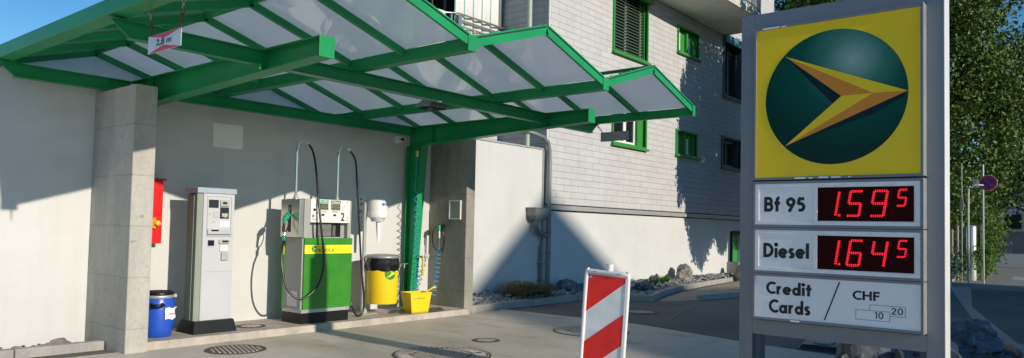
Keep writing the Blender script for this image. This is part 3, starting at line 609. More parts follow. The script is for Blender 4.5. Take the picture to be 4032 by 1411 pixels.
for k in range(3):
    a_, b_ = VX[k]+.06, VX[k+1]-.06; xm = (VX[k]+VX[k+1])/2
    MB().prism([(a_,11.162,3.436),(b_,11.162,3.436),(b_,11.162,ZV1+.004),(xm,11.162,ZR),(a_,11.162,ZV1+.004)], (0,.012,0)).build('end_glass', M['opal'], cn)
# floodlight and conduit
fl = thing('floodlight', (7.1, 7.2, 3.2), 'grey floodlight fixed under the front cross beam of the canopy', 'lamp')
MB().hull8([(6.90,7.14,3.22),(7.26,7.14,3.22),(7.26,7.46,3.235),(6.90,7.46,3.235)], [(6.98,7.18,3.33),(7.18,7.18,3.33),(7.18,7.38,3.33),(6.98,7.38,3.33)]).build('housing', M['pipe'], fl, .006)
MB().box(6.94, 7.22, 7.16, 7.42, 3.208, 3.219).build('lens', M['pane'], fl); MB().box(7.02, 7.16, 7.08, 7.17, 3.285, 3.35).build('ballast_box', M['zinc'], fl, .008)
tag(MB().tube([(4.6,6.985,3.262),(6.95,6.985,3.262),(7.05,7.1,3.29)], .010, 6).box(5.55,5.57,6.97,7.0,3.25,3.272).build('cable_conduit', M['zinc']), 'thin grey cable conduit clipped along the front cross beam', 'conduit')

# clearance boards
def link_chain(p, q, n, m0, m1, split=.5):
    p, q = V(p), V(q); d = (q-p); out = MB(); L_ = d.length/n; dn = d.normalized(); a = dn.orthogonal().normalized(); b = dn.cross(a)
    for i in range(n):
        c = p + d*((i+.5)/n); w_ = a if i % 2 else b; pts = []
        for k in range(11):
            t = 2*math.pi*k/10; pts.append(c + dn*math.cos(t)*L_*.66 + w_*math.sin(t)*L_*.27)
        out.mat(0 if i < n*split else 1); out.tube(pts, L_*.085, 5, False)
    return out
cs = thing('clearance_sign', (2.9, 6.24, 3.04), 'white and red board reading 2,8 m hung on rusty chains', 'sign', 'height boards hung under the canopy edges')
F1 = Fr((2.90, 0, 0), (0,-1,0)); b0, b1 = 3.042, 3.197; a0, a1 = -6.535, -5.945; am = (a0+a1)/2
rect(MB(), F1, a0, a1, b0, b1, -.004, 0).build('board', M['white'], cs)
m_ = MB(); poly(m_, F1, [(a0+.02, b1-.002), (am+.00, b1-.048), (a1-.01, b1-.002)], 0, .002); poly(m_, F1, [(a0+.01, b0+.002), (am-.01, b0+.048), (a1-.02, b0+.002)], 0, .002); m_.build('red_triangles', M['red'], cs)
text(MB(), F1, '2,8 m', a0+.155, a0+.42, b0+.046, b0+.110, .003, .012).build('lettering', M['ink'], cs)
link_chain((2.90,-a0-.08,b1), (2.89,-a0-.03,3.445), 5, 0, 1, .6).build('chain', [M['rust'], M['chain']], cs); link_chain((2.90,-a1+.01,b1), (2.89,-a1-.05,3.445), 5, 0, 1, .6).build('chain', [M['rust'], M['chain']], cs)
cs2 = thing('clearance_sign', (10.75, 6.6, 3.1), 'grey blank rear of a height board hanging at the far canopy corner', 'sign', 'height boards hung under the canopy edges')
F2 = Fr((10.75, 0, 0), (0,-1,0)); rect(MB(), F2, -6.90, -6.345, 3.115, 3.275, -.004, 0).build('board', pr('board_back', (.28,.30,.31), .5), cs2)
link_chain((10.75,6.86,3.275),(10.77,7.02,3.44), 5, 0, 1, .5).build('chain', [M['rust'], M['chain']], cs2); link_chain((10.75,6.38,3.275),(10.77,6.22,3.50), 5, 0, 1, .5).build('chain', [M['rust'], M['chain']], cs2)

# ------------------------------------------------------------------ things on the wall
wb = thing('blank_board', (5.82, 10.34, 2.7), 'blank pale board screwed high on the white wall', 'board')
WY = Fr((0, 10.348, 0), (1,0,0))
rect(MB(), WY, 5.58, 6.06, 2.707, 3.07, -.002, .014).build('panel', pr('pale_board', (.86,.86,.84), .45), wb, .003)
m_ = MB()
for a in (5.605, 6.035):
    for b in (2.73, 3.045): disc(m_, WY, a, b, .006, .014, .017, 8)
m_.build('screws', M['zinc'], wb)
ec = thing('emergency_cabinet', (4.6, 10.2, 1.28), 'tall red cabinet with yellow emergency button partly hidden by the pillar', 'cabinet')
MB().box(4.40, 4.80, 10.17, 10.35, 1.285, 2.15).build('body', M['red'], ec, .006); MB().box(4.38, 4.83, 10.14, 10.35, 2.15, 2.175).build('lid', M['red'], ec, .004)
MB().box(4.60,4.70,10.12,10.17,1.49,1.64).build('yellow_box', pr('orange_box', (.8,.25,.02), .4), ec, .006); MB().lathe([(.038,0),(.038,.03),(.032,.045),(.001,.05)], (4.705,10.12,1.565), 18, (0,-1,0)).build('stop_button', M['yellow'], ec)
MB().box(4.735,4.78,10.166,10.172,1.54,1.548).box(4.735,4.79,10.166,10.172,1.56,1.566).build('lettering', M['whitep'], ec)
sc_ = thing('security_camera', (9.18, 10.25, 3.1), 'small white dome security camera under the rear beam by the green column', 'camera')
MB().lathe([(.07,0),(.07,.05),(.062,.07),(.05,.10)], (9.17,10.35,3.19), 20, (0,-1,0)).build('mount', M['whitep'], sc_)
MB().rock((9.19,10.225,3.185), .062,.062,.062, 0, 3, 0, 0, True).build('eyeball', M['whitep'], sc_); MB().rock((9.165,10.185,3.18), .038,.035,.038, 0, 3, 0, 0, True).build('lens', M['pane'], sc_)
al = thing('air_sign', (8.36, 10.34, 1.76), 'small white sign reading Air Luft with a bicycle symbol', 'sign')
rect(MB(), WY, 8.27, 8.46, 1.76, 2.11, 0, .006).build('plate', M['white'], al)
text(MB(), WY, 'Air', 8.335, 8.405, 2.035, 2.085, .008, .03).build('lettering', M['ink'], al); text(MB(), WY, 'Luft', 8.32, 8.425, 1.945, 1.995, .008, .03).build('lettering', M['ink'], al); m_ = MB()
for cx in (8.325, 8.405):
    for k in range(14):
        t0, t1 = 2*math.pi*k/14, 2*math.pi*(k+1)/14; poly(m_, WY, [(cx+.032*math.cos(t0),1.82+.032*math.sin(t0)),(cx+.032*math.cos(t1),1.82+.032*math.sin(t1)),(cx+.026*math.cos(t1),1.82+.026*math.sin(t1)),(cx+.026*math.cos(t0),1.82+.026*math.sin(t0))], .006, .008)
for (p_, q_) in (((8.325,1.82),(8.345,1.865)),((8.345,1.865),(8.385,1.865)),((8.385,1.865),(8.405,1.82)),((8.345,1.865),(8.36,1.82)),((8.36,1.82),(8.385,1.865)),((8.325,1.82),(8.36,1.82))):
    dx, dy = q_[0]-p_[0], q_[1]-p_[1]; l_ = math.hypot(dx,dy); nx, ny = -dy/l_*.003, dx/l_*.003
    poly(m_, WY, [(p_[0]-nx,p_[1]-ny),(q_[0]-nx,q_[1]-ny),(q_[0]+nx,q_[1]+ny),(p_[0]+nx,p_[1]+ny)], .006, .008)
m_.build('bicycle_symbol', M['ink'], al)

# ------------------------------------------------------------------ blue barrel
bx, by = 4.555, 9.66
ba = thing('barrel', (bx, by, .1), 'blue plastic barrel with black lid and white paper label beside the pillar', 'barrel')
MB().lathe([(.150,0),(.165,.012),(.185,.10),(.200,.22),(.203,.32),(.196,.42),(.180,.49),(.172,.51)], (bx,by,.1), 36).build('body', M['blue'], ba)
MB().lathe([(.174,.50),(.184,.505),(.186,.535),(.176,.54)], (bx,by,.1), 36).box(bx+.17,bx+.21,by-.06,by-.03,.60,.64).build('clamp_ring', M['zinc'], ba)
MB().lathe([(.178,.54),(.180,.57),(.172,.585),(.168,.572),(.05,.565),(.001,.565)], (bx,by,.1), 36).build('lid', M['black'], ba)
MB().tube([(bx-.155,by-.14,.53),(bx-.175,by-.20,.52),(bx-.10,by-.245,.515),(bx-.04,by-.225,.52),(bx-.04,by-.18,.53)], .022, 8).build('handle', M['black'], ba)
lb = MB(); vs = []
for i in range(9):
    for j in range(7):
        th = R(-92 + 48*i/8); rr = .212 + .006*math.sin(i*1.7+j) + (.02 if (i == 8 and j == 6) else 0); z = .335 + .145*j/6 + .01*math.sin(i*.9)
        vs.append((bx + rr*math.cos(th), by + rr*math.sin(th), z))
lb.add(vs, [(i*7+j, (i+1)*7+j, (i+1)*7+j+1, i*7+j+1) for i in range(8) for j in range(6)], True); lb.build('paper_label', M['paper'], ba)
th = R(-66); FL = Fr((bx+.2215*math.cos(th), by+.2215*math.sin(th), 0), (-math.sin(th), math.cos(th), 0))
text(MB(), FL, 'Ölbinder', -.065, .065, .395, .42, .004, .01).build('lettering', M['inkg'], ba)

# ------------------------------------------------------------------ payment terminal
pt_ = thing('payment_terminal', (5.28, 9.7, .1), 'tall grey card payment terminal with blue grey cap and black base', 'payment machine')
TX0, TX1, TY0, TY1 = 4.985, 5.515, 9.56, 9.86
MB().box(TX0+.075, TX1, TY0, TY1, .265, 1.985).build('cabinet', M['lgrey'], pt_, .004)
sp = MB(); sp.box(TX0+.005, TX0+.075, TY0+.012, TY1-.01, .265, 1.98)
for k in range(5): sp.box(TX0-.012, TX0+.008, TY0+.09+k*.02, TY0+.10+k*.02, .27, 1.975)
sp.box(TX0-.006, TX0+.006, TY0+.012, TY0+.07, .27, 1.975); sp.build('side_panel', pr('terminal_side', (.26,.30,.26), .6, 0, .05, 3, .2), pt_)
MB().box(TX0-.02, TX1+.02, TY0-.02, TY1+.02, 1.985, 2.06).build('cap', M['cap'], pt_, .006)
MB().hull8([(4.93,9.46,.10),(5.56,9.46,.10),(5.56,9.93,.10),(4.93,9.93,.10)], [(4.975,9.505,.265),(5.53,9.505,.265),(5.53,9.89,.265),(4.975,9.89,.265)]).build('base', M['black'], pt_)
FT = Fr((0, TY0, 0), (1,0,0))
m_ = MB(); frame4(m_, FT, 5.115, 5.475, 1.405, 1.955, .012, .0, .012); rect(m_, FT, 5.062, 5.075, .27, 1.98, 0, .006); m_.build('door_frame', M['silver'], pt_)
rect(MB(), FT, 5.128, 5.462, 1.417, 1.942, 0, .004).build('upper_panel', M['lgrey'], pt_)
rect(MB(), FT, 5.135, 5.275, 1.79, 1.90, .004, .010).build('screen', M['lcdd'], pt_); rect(MB(), FT, 5.30, 5.43, 1.645, 1.80, .004, .008).build('keypad_recess', M['lcdd'], pt_); rect(MB(), FT, 5.142, 5.232, 1.272, 1.348, 0, .006).build('screen', M['lcdd'], pt_)
for nm_, q_ in (('card_reader', (5.295, 5.425, 1.815, 1.90, .004, .03)), ('keypad', (5.315, 5.40, 1.665, 1.72, .008, .04)), ('note_slot', (5.30, 5.45, 1.30, 1.352, 0, .03)), ('receipt_tray', (5.335, 5.43, 1.075, 1.185, 0, .035))): rect(MB(), FT, *q_).build(nm_, M['zinc'], pt_, .005)
m_ = MB(); rect(m_, FT, 5.325, 5.385, 1.845, 1.875, .03, .034); rect(m_, FT, 5.335, 5.425, 1.32, 1.345, .03, .033); rect(m_, FT, 5.165, 5.27, 1.470, 1.492, .042, .045); m_.build('slots', M['black'], pt_)
rect(rect(MB(), FT, 5.12, 5.47, 1.43, 1.50, .004, .042), FT, 5.20, 5.28, 1.655, 1.74, .004, .010).build('receipt_bar', M['silver'], pt_, .006)
rect(rect(MB(), FT, 5.305, 5.445, 1.53, 1.615, .004, .007), FT, 5.315, 5.425, 1.20, 1.285, 0, .02).build('white_label', M['whitep'], pt_)
m_ = MB(); disc(m_, FT, 5.155, 1.70, .018, .004, .008, 14); disc(m_, FT, 5.21, 1.60, .014, .004, .012, 12); rect(m_, FT, 5.145, 5.23, 1.245, 1.265, 0, .004); m_.build('knobs', M['zinc'], pt_)
m_ = MB(); rect(m_, FT, 5.09, 5.51, 1.392, 1.396, 0, .0015); rect(m_, FT, 5.09, 5.51, .918, .923, 0, .0015); m_.build('seams', M['side'], pt_)
m_ = MB()
for k, mm in enumerate(((5.325,1.69,'red'),(5.35,1.69,'yellow'),(5.375,1.69,'nozzle'))): rect(MB(), FT, mm[0], mm[0]+.018, mm[1]-.03, mm[1]-.012, .04, .045).build('key', M[mm[2]], pt_)

# ------------------------------------------------------------------ fuel dispenser
fd = thing('fuel_dispenser', (7.0, 9.68, .1), 'green and yellow fuel dispenser with grey sides, steel nozzle bay and two mast hoses', 'fuel pump')
F0 = 9.43; X0, X1, Y1 = 6.575, 7.455, 9.93
MB().box(X0-.005, X1-.005, F0+.005, Y1-.01, .10, .262).build('base', M['black'], fd, .003)
m_ = MB().box(X0-.002, X1+.002, F0-.003, Y1, .262, .312)
mt = m_.build('base_rail', M['zinc'], fd)
m_ = MB(); FD = Fr((0, F0-.003, 0), (1,0,0))
for a in (6.60, 6.64, 6.98, 7.02, 7.40, 7.44): disc(m_, FD, a, .288, .008, 0, .005, 8)
m_.build('bolts', M['brass'], mt)
MB().box(X0, X1, F0+.03, Y1-.03, .312, 1.385).build('side_housing', M['side'], fd, .004)
gp = MB().box(X0+.022, X1+.028, F0-.004, F0+.029, .314, 1.385).build('front_door', M['fgreen'], fd, .003)
MB().box(X0-.014, X1+.028, Y1-.029, Y1+.012, .314, 1.385).build('rear_door', M['fgreen'], fd, .003)
MB().box(X0-.017, X0-.012, Y1-.03, Y1+.014, 1.12, 1.27).build('yellow_strip', M['fyellow'], fd)
rect(MB(), FD, X0+.021, X1+.029, 1.148, 1.280, .001, .003).build('yellow_strip', M['fyellow'], fd)
def logo(parent, fr, a, b, r, c, arrow='fyellow', back='nozzle', ra=None):
    k = (ra or r)/r
    disc(MB(), fr, a, b, r, c, c+.0015, 28, ra).build('logo_disc', M[back], parent)
    S_ = r/.574
    P = {'T': (.570, -.007), 'A': (-.400, .391), 'B': (-.400, -.402), 'N': (.068, -.002)}
    pts = [(a+P[q][0]*S_*k, b+P[q][1]*S_) for q in ('T','A','N','B')]
    poly(poly(MB(), fr, pts[:3], c+.0015, c+.003), fr, [pts[0], pts[2], pts[3]], c+.0015, c+.003).build('logo_arrow', M[arrow], parent)
logo(fd, FD, 6.765, 1.222, .048, .003)
text(MB(), FD, 'AGROLA', 6.825, 7.135, 1.178, 1.225, .004, .012).build('lettering', M['ink'], fd)
# upper part
MB().box(X0, X0+.105, F0, Y1-.02, 1.385, 1.975).build('corner_column', M['side'], fd, .004); MB().box(X1-.065, X1+.005, F0+.01, Y1-.02, 1.385, 1.975).build('corner_column', M['side'], fd, .004)
MB().box(X0+.105, X1-.065, F0+.10, Y1-.03, 1.385, 1.97).build('head_housing', M['side'], fd)
dp = MB().box(6.680, 7.415, F0-.012, F0+.10, 1.622, 1.978).build('display_panel', M['white'], fd, .004)
FP = Fr((0, F0-.012, 0), (1,0,0))
rect(MB(), FP, 6.815, 6.995, 1.925, 1.968, 0, .002).build('header', M['nozzle'], dp); rect(MB(), FP, 7.045, 7.225, 1.925, 1.968, 0, .002).build('header', M['ink'], dp)
m_ = MB(); text(m_, FP, '95', 6.82, 6.875, 1.932, 1.962, .003, .03); text(m_, FP, 'Diesel', 7.06, 7.21, 1.931, 1.964, .003, .03)
for k in range(3): rect(m_, FP, 6.89, 6.975, 1.934+k*.011, 1.939+k*.011, .002, .003)
m_.build('header_lettering', M['whitep'], dp)
m_ = MB(); rect(MB(), FP, 6.82, 6.995, 1.815, 1.918, 0, .002).build('lcd', M['lcd'], dp); rect(MB(), FP, 7.045, 7.22, 1.815, 1.918, 0, .002).build('lcd', M['lcd'], dp)
for wd_, a_, b_, c_, d_ in (('006520', 6.828, 6.988, 1.870, 1.910), ('0040,88', 6.85, 6.985, 1.825, 1.858), ('11234', 7.052, 7.212, 1.870, 1.910), ('0075,02', 7.07, 7.21, 1.825, 1.858)): text(MB(), FP, wd_, a_, b_, c_, d_, .003, .01).build('lcd_digits', M['ink'], dp)
m_ = MB()
for a in (6.87, 7.09): rect(m_, FP, a, a+.055, 1.725, 1.755, 0, .002)
text(MB(), FP, '2', 7.235, 7.305, 1.655, 1.785, .003, .02).build('pump_number', M['ink'], dp); rect(m_, FP, 7.28, 7.31, 1.876, 1.882, 0, .002); rect(m_, FP, 6.75, 6.79, 1.878, 1.882, 0, .002)
for j in range(2):
    for a in (6.84, 7.06): rect(m_, FP, a, a+.13, 1.795-j*.012, 1.799-j*.012, 0, .0015)
m_.build('panel_print', M['ink'], dp)
disc(disc(MB(), FP, 6.738, 1.815, .020, 0, .018, 6), FP, 6.79, 1.77, .012, 0, .012, 6).build('buttons', M['black'], dp); disc(MB(), FP, 6.722, 1.720, .019, 0, .006, 20).build('green_button', M['nozzle'], dp)
m_ = MB()
for a, b in ((6.72,1.668),(6.758,1.668),(7.365,1.705),(7.365,1.66),(7.36,1.955)): disc(m_, FP, a, b, .016, 0, .002, 16)
m_.build('round_symbols', pr('pale_red_print', (.75,.35,.33), .6), dp)
# grille
MB().box(6.86, 7.30, F0+.07, F0+.098, 1.40, 1.62).build('printer_bay', M['black'], fd)
g_ = MB(); FG = Fr((0, F0+.07, 0), (1,0,0))
for k in range(11): rect(g_, FG, 6.875, 7.12, 1.415+k*.018, 1.423+k*.018, 0, .006)
for k in range(10):
    for j in range(3): rect(g_, FG, 7.15+j*.018, 7.16+j*.018, 1.415+k*.017, 1.425+k*.017, 0, .006)
g_.build('grille', M['side'], fd); MB().box(6.86, 7.30, F0+.01, F0+.07, 1.387, 1.402).build('tray', M['zinc'], fd)
# nozzle bay on the left side
MB().box(6.50, 6.574, 9.445, 9.925, 1.395, 1.965).build('nozzle_bay', M['steel'], fd, .003)
FX = Fr((6.50, 0, 0), (0,-1,0))
rect(MB(), FX, -9.735, -9.655, 1.47, 1.88, 0, .002).build('slot', M['black'], fd)
# safety sticker
FS = Fr((X0, 0, 0), (0,-1,0)); st = rect(MB(), FS, -9.80, -9.56, .355, .575, 0, .0015).build('safety_sticker', M['whitep'], fd)
m_ = MB()
for k in range(4):
    c = -9.77+k*.06; poly(m_, FS, [(c-.026,.54),(c,.514),(c+.026,.54),(c,.566)], .0015, .002)
m_.build('hazard_diamonds', M['red'], st)
m_ = MB()
for k in range(4):
    c = -9.77+k*.06; poly(m_, FS, [(c-.021,.54),(c,.519),(c+.021,.54),(c,.561)], .002, .0025)
m_.build('diamond_centres', M['whitep'], st)
m_ = MB()
for k in range(9): rect(m_, FS, -9.79, -9.57, .368+k*.015, .373+k*.015, .0015, .002)
m_.build('small_print', pr('pale_print', (.45,.45,.45), .6), st)
# masts and hoses
def smooth(pts, n=6):
    P = [V(p) for p in pts]; out = []
    for i in range(len(P)-1):
        a = P[max(i-1,0)]; b = P[i]; c = P[i+1]; d = P[min(i+2,len(P)-1)]
        for k in range(n):
            t = k/n; out.append(.5*((2*b)+(c-a)*t+(2*a-5*b+4*c-d)*t*t+(3*b-a-3*c+d)*t**3))
    out.append(P[-1]); return out
for (xp, yp, tip, hose, nm) in ((6.545, 9.62, (6.76,9.645,2.83), [(6.76,9.645,2.83),(6.82,9.60,2.69),(6.81,9.50,2.41),(6.78,9.38,1.98),(6.80,9.32,1.56),(6.85,9.30,1.14),(6.84,9.30,.88),(6.75,9.30,.66),(6.61,9.32,.53),(6.47,9.35,.49),(6.36,9.40,.57),(6.29,9.45,.73),(6.265,9.50,.97),(6.29,9.55,1.20),(6.35,9.60,1.35)], 0),
                       (7.31, 9.62, (7.56,9.65,2.80), [(7.56,9.65,2.80),(7.65,9.62,2.64),(7.68,9.60,2.29),(7.73,9.58,1.64),(7.81,9.58,.86),(7.87,9.58,.47),(7.87,9.58,.21),(7.80,9.58,.125),(7.72,9.60,.16),(7.66,9.63,.32),(7.66,9.72,.55),(7.58,9.76,.8)], 1)):
    top = smooth([(xp,yp,2.62),(xp,yp,2.72),(xp+.035,yp,2.80),(xp+.11,yp+.01,2.845),(tip[0]-.05,tip[1],2.85),tip], 4)
    MB().tube([(xp,yp,1.97)] + top, .022, 10).build('hose_mast', M['chrome'], fd)
    MB().lathe([(.042,0),(.042,.02),(.032,.025),(.032,.05),(.024,.06)], (xp,yp,1.968), 18).build('mast_collar', M['zinc'], fd)
    MB().tube(smooth(hose), .0165, 8).build('hose', M['rubber'], fd)
nz = MB().tube(smooth([(6.35,9.60,1.35),(6.36,9.615,1.42),(6.37,9.62,1.47)]), .022, 10).build('hose_coupling', M['chrome'], fd)
MB().lathe([(.026,0),(.026,.07)], (6.35,9.60,1.345), 12).build('coupling_sleeve', M['nozzle'], fd)
nb = MB(); nb.tube(smooth([(6.36,9.622,1.60),(6.37,9.625,1.655),(6.42,9.645,1.70),(6.47,9.66,1.745)]), [.028]*5+[.038]*4+[.046]*5+[.04]*3+[.028,.022], 10) ; nb.build('nozzle_body', M['nozzle'], fd)
MB().tube(smooth([(6.345,9.61,1.47),(6.35,9.615,1.54),(6.36,9.622,1.62)]), .022, 10).tube(smooth([(6.44,9.65,1.70),(6.455,9.655,1.60),(6.42,9.64,1.50),(6.37,9.62,1.46)]), .009, 6).build('handle', M['black'], fd)
MB().tube([(6.46,9.665,1.74),(6.50,9.69,1.84),(6.52,9.695,1.88)], .014, 8).build('spout', M['chrome'], fd)

# ------------------------------------------------------------------ towel dispenser, stand, bin
tw_ = thing('service_stand', (8.1, 9.85, .1), 'thin galvanised stand carrying the paper towel dispenser and the waste bin', 'stand')
MB().box(8.07, 8.12, 9.86, 9.90, .1, 2.02).build('post', M['zinc'], tw_, .003); MB().box(7.98, 8.30, 9.74, 9.96, .1, .112).prism([(8.12,9.875,.11),(8.20,9.875,.11),(8.12,9.875,.35)], (0,.008,0)).build('foot_plate', M['zinc'], tw_)
td = thing('paper_towel_dispenser', (8.27, 9.8, 1.66), 'white cylindrical paper towel dispenser with a hanging paper end', 'dispenser')
MB().lathe([(.172,0),(.176,.01),(.176,.09),(.170,.098),(.168,.105),(.168,.27),(.160,.30),(.13,.312),(.001,.314)], (8.27,9.76,1.725), 32).build('body', M['whitep'], td)
MB().lathe([(.10,0),(.115,.03),(.13,.065)], (8.25,9.74,1.66), 24).build('outlet', pr('pale_grey_plastic', (.6,.6,.6), .4), td)
MB().hull8([(8.245,9.70,1.33),(8.285,9.70,1.33),(8.275,9.72,1.33),(8.235,9.72,1.33)], [(8.22,9.70,1.67),(8.29,9.69,1.67),(8.29,9.74,1.67),(8.22,9.75,1.67)]).build('paper', M['paper'], td)
FTD = Fr((8.27, 9.583, 0), (1,-.25,0)); m_ = MB(); disc(m_, FTD, -.03, 1.955, .026, .006, .008, 20); text(m_, FTD, 'AGROLA', .005, .12, 1.94, 1.968, .008, .01); m_.build('lettering', M['inkblue'], td)
wbn = thing('waste_bin', (8.35, 9.72, .28), 'round yellow waste bin with black bag and grey lid hung on the stand', 'bin')
bc = (8.375, 9.72)
MB().lathe([(.255,0),(.262,.01),(.268,.60)], (*bc, .28), 40).build('body', M['yellow'], wbn)
bgm = MB(); n = 40; prof = [(.272,.835),(.292,.90),(.288,.97),(.276,1.05)]; vs = []; fs = []
for j, (r_b, z) in enumerate(prof):
    for k in range(n):
        t = 2*math.pi*k/n; rr = r_b + .014*noise.noise(V((math.cos(t)*4, math.sin(t)*4, z*9))); zz = z + (.03*noise.noise(V((math.cos(t)*3, math.sin(t)*3, 5))) if j == 0 else 0); vs.append((bc[0]+rr*math.cos(t), bc[1]+rr*math.sin(t), zz))
for j in range(3):
    for k in range(n): l = (k+1) % n; fs.append((j*n+k, j*n+l, (j+1)*n+l, (j+1)*n+k))
bgm.add(vs, fs, True); bgm.build('bin_bag', M['bag'], wbn)
MB().lathe([(.285,1.045),(.30,1.05),(.30,1.075),(.27,1.098),(.10,1.115),(.001,1.118)], (*bc, 0), 40).build('lid', M['lid'], wbn)
th = R(-100)
# logo wrapped round the bin
def wrap_logo(parent, c, r, th0, z0, rl_, s=1):
    def W(a, b, o): t = th0 + a/r; return (c[0]+(r+o)*math.cos(t), c[1]+(r+o)*math.sin(t), z0+b)
    m1 = MB(); n_ = 10
    for i in range(-n_, n_):
        a0_, a1_ = rl_*i/n_, rl_*(i+1)/n_; h0, h1 = math.sqrt(max(0, 1-(i/n_)**2))*rl_*1.0, math.sqrt(max(0, 1-((i+1)/n_)**2))*rl_*1.0
        m1.add([W(a0_,-h0,.003), W(a1_,-h1,.003), W(a1_,h1,.003), W(a0_,h0,.003)], [(0,1,2,3)], True)
    m1.build('logo_disc', M['fgreen'], parent)
    S_ = rl_/.574; T=(.570*S_,0); A=(-.4*S_,.391*S_); B=(-.4*S_,-.402*S_); N_=(.068*S_,0); m2 = MB()
    def strip(p, q, r1, n_=6):
        for i in range(n_):
            t0, t1 = i/n_, (i+1)/n_; f = lambda u, v, t: (u[0]+(v[0]-u[0])*t, u[1]+(v[1]-u[1])*t)
            m2.add([W(*f(p,q,t0),.005), W(*f(p,q,t1),.005), W(*f(r1,q,t1),.005), W(*f(r1,q,t0),.005)], [(0,1,2,3)])
    strip(A, T, N_); strip(N_, T, B); m2.build('logo_arrow', M['fyellow'], parent)
wrap_logo(wbn, bc, .267, th, .795, .105)

# ------------------------------------------------------------------ taps, hoses, bucket
tp = thing('water_tap', (9.1, 10.2, .85), 'small steel tap with two thin hoses on the white wall beside the green column', 'tap')
MB().tube([(8.97,10.10,.905),(9.30,10.10,.905)], .014, 8).tube([(9.0,10.35,.905),(9.0,10.10,.905)], .014, 8).box(8.95,9.05,10.08,10.12,.885,.925).tube([(9.22,10.1,.905),(9.22,10.1,.83)], .014, 8).tube([(9.13,10.1,.905),(9.13,10.1,.85)], .012, 8).build('valve', M['steel'], tp)
MB().tube(smooth([(9.13,10.10,.87),(9.08,10.10,.65),(9.04,10.15,.47),(8.93,10.20,.31)]), .008, 6).tube(smooth([(9.22,10.10,.86),(9.20,10.10,.61),(9.13,10.15,.36),(8.95,10.20,.27)]), .008, 6).build('hose', M['rubber'], tp)
def coil(p, q, turns, r, sag=0, taper=None):
    p, q = V(p), V(q); d = q-p; a = d.normalized().orthogonal().normalized(); b = d.normalized().cross(a); out = []; n = int(turns*14)
    for i in range(n+1):
        t = i/n; tt = t if not taper else t**taper
        rr = r*(.5+.5*min(1, t*6)) ; out.append(p + d*tt + (a*math.cos(turns*2*math.pi*t)+b*math.sin(turns*2*math.pi*t))*rr + V((sag*math.sin(math.pi*t),0,0)))
    return out
ah = thing('air_hose', (9.2, 9.75, .4), 'long spiral blue air hose hanging from the top of the green column', 'hose', 'blue spiral air hoses')
MB().tube(smooth([(9.26,9.90,2.89),(9.265,9.90,2.6),(9.25,9.90,2.35)], 6), .006, 6).tube(coil((9.25,9.88,2.38),(9.27,9.84,.40), 17, .05, .02, .72), .0085, 5).build('coil', M['hoseblue'], ah); MB().box(9.24,9.29,9.88,9.92,2.86,2.97).build('connector', M['brass'], ah)
t2 = thing('garden_tap', (9.43, 9.9, .7), 'brass garden tap with short yellow hose on the green column', 'tap')
TXc = 9.43
MB().tube([(TXc,9.99,1.04),(TXc,9.86,1.04)], .02, 8).tube([(TXc+.02,9.88,1.04),(TXc+.03,9.87,.96)], .016, 8).build('valve', M['brass'], t2)
m_ = MB().tube([(TXc,9.88,1.04),(TXc+.08,9.84,1.06)], .009, 6)
for k in range(6): t = k*math.pi/3; m_.tube([(TXc+.09,9.82,1.06),(TXc+.09+.045*math.cos(t),9.82,1.06+.045*math.sin(t))], .007, 5)
m_.lathe([(.045,-.006),(.054,0),(.045,.006),(.038,0),(.045,-.006)], (TXc+.09,9.82,1.06), 16, (0,-1,0)); m_.build('handwheel', M['whitep'], t2)
MB().tube(smooth([(TXc+.03,9.87,.97),(TXc+.035,9.87,.85),(TXc+.035,9.87,.70)]), .02, 8).build('hose', M['yhose'], t2)
ti = thing('tyre_inflator', (10.0, 9.95, 1.3), 'tyre inflator with looped black hose hung on the damp concrete pillar', 'tyre inflator')
MB().box(9.98,10.06,9.93,10.02,1.56,1.64).box(9.94,9.99,9.93,9.98,1.50,1.60).build('hook', M['black'], ti, .006); MB().tube([(9.95,9.96,1.62),(9.93,9.94,1.52)], .03, 10).build('gauge', M['nozzle'], ti); MB().tube([(9.94,9.945,1.52),(9.94,9.94,1.38)], .016, 8).build('grip', M['whitep'], ti)
MB().tube(smooth([(9.97,9.98,1.62),(9.98,10.12,1.56),(9.98,10.17,1.38),(9.98,10.11,1.20),(9.98,9.98,1.14),(9.98,9.87,1.22),(9.98,9.84,1.42),(9.98,9.90,1.58),(9.97,9.94,1.63),(9.97,9.88,1.5),(9.97,9.86,1.25),(9.97,9.89,1.10)]), .010, 6).build('loop_hose', M['rubber'], ti)
ah2 = thing('air_hose', (9.9, 9.95, .4), 'short blue spiral air hose hanging below the tyre inflator into the bucket', 'hose', 'blue spiral air hoses')
MB().tube(smooth([(9.94,9.94,1.40),(9.95,9.95,1.25),(9.95,9.96,1.13)], 6), .0065, 6).tube(coil((9.97,9.99,1.13),(9.62,9.75,.32), 10, .05, .03), .0085, 5).build('coil', M['hoseblue'], ah2)
bb = thing('wall_box', (10.05, 9.65, 1.73), 'small framed grey notice box on the damp concrete pillar', 'notice box')
FPL = Fr((10.06, 0, 0), (0,-1,0)); frame4(MB(), FPL, -9.80, -9.50, 1.74, 2.10, .022, 0, .03).build('frame', M['white'], bb); rect(MB(), FPL, -9.778, -9.522, 1.762, 2.078, 0, .012).build('panel', M['side'], bb)
bk = thing('bucket', (9.05, 9.55, .1), 'square yellow water bucket standing in a puddle before the green column', 'bucket')
A = [(8.845,9.47,.104),(9.20,9.43,.104),(9.24,9.66,.104),(8.885,9.70,.104)]; B = [(8.79,9.45,.43),(9.235,9.39,.43),(9.29,9.71,.43),(8.845,9.77,.43)]
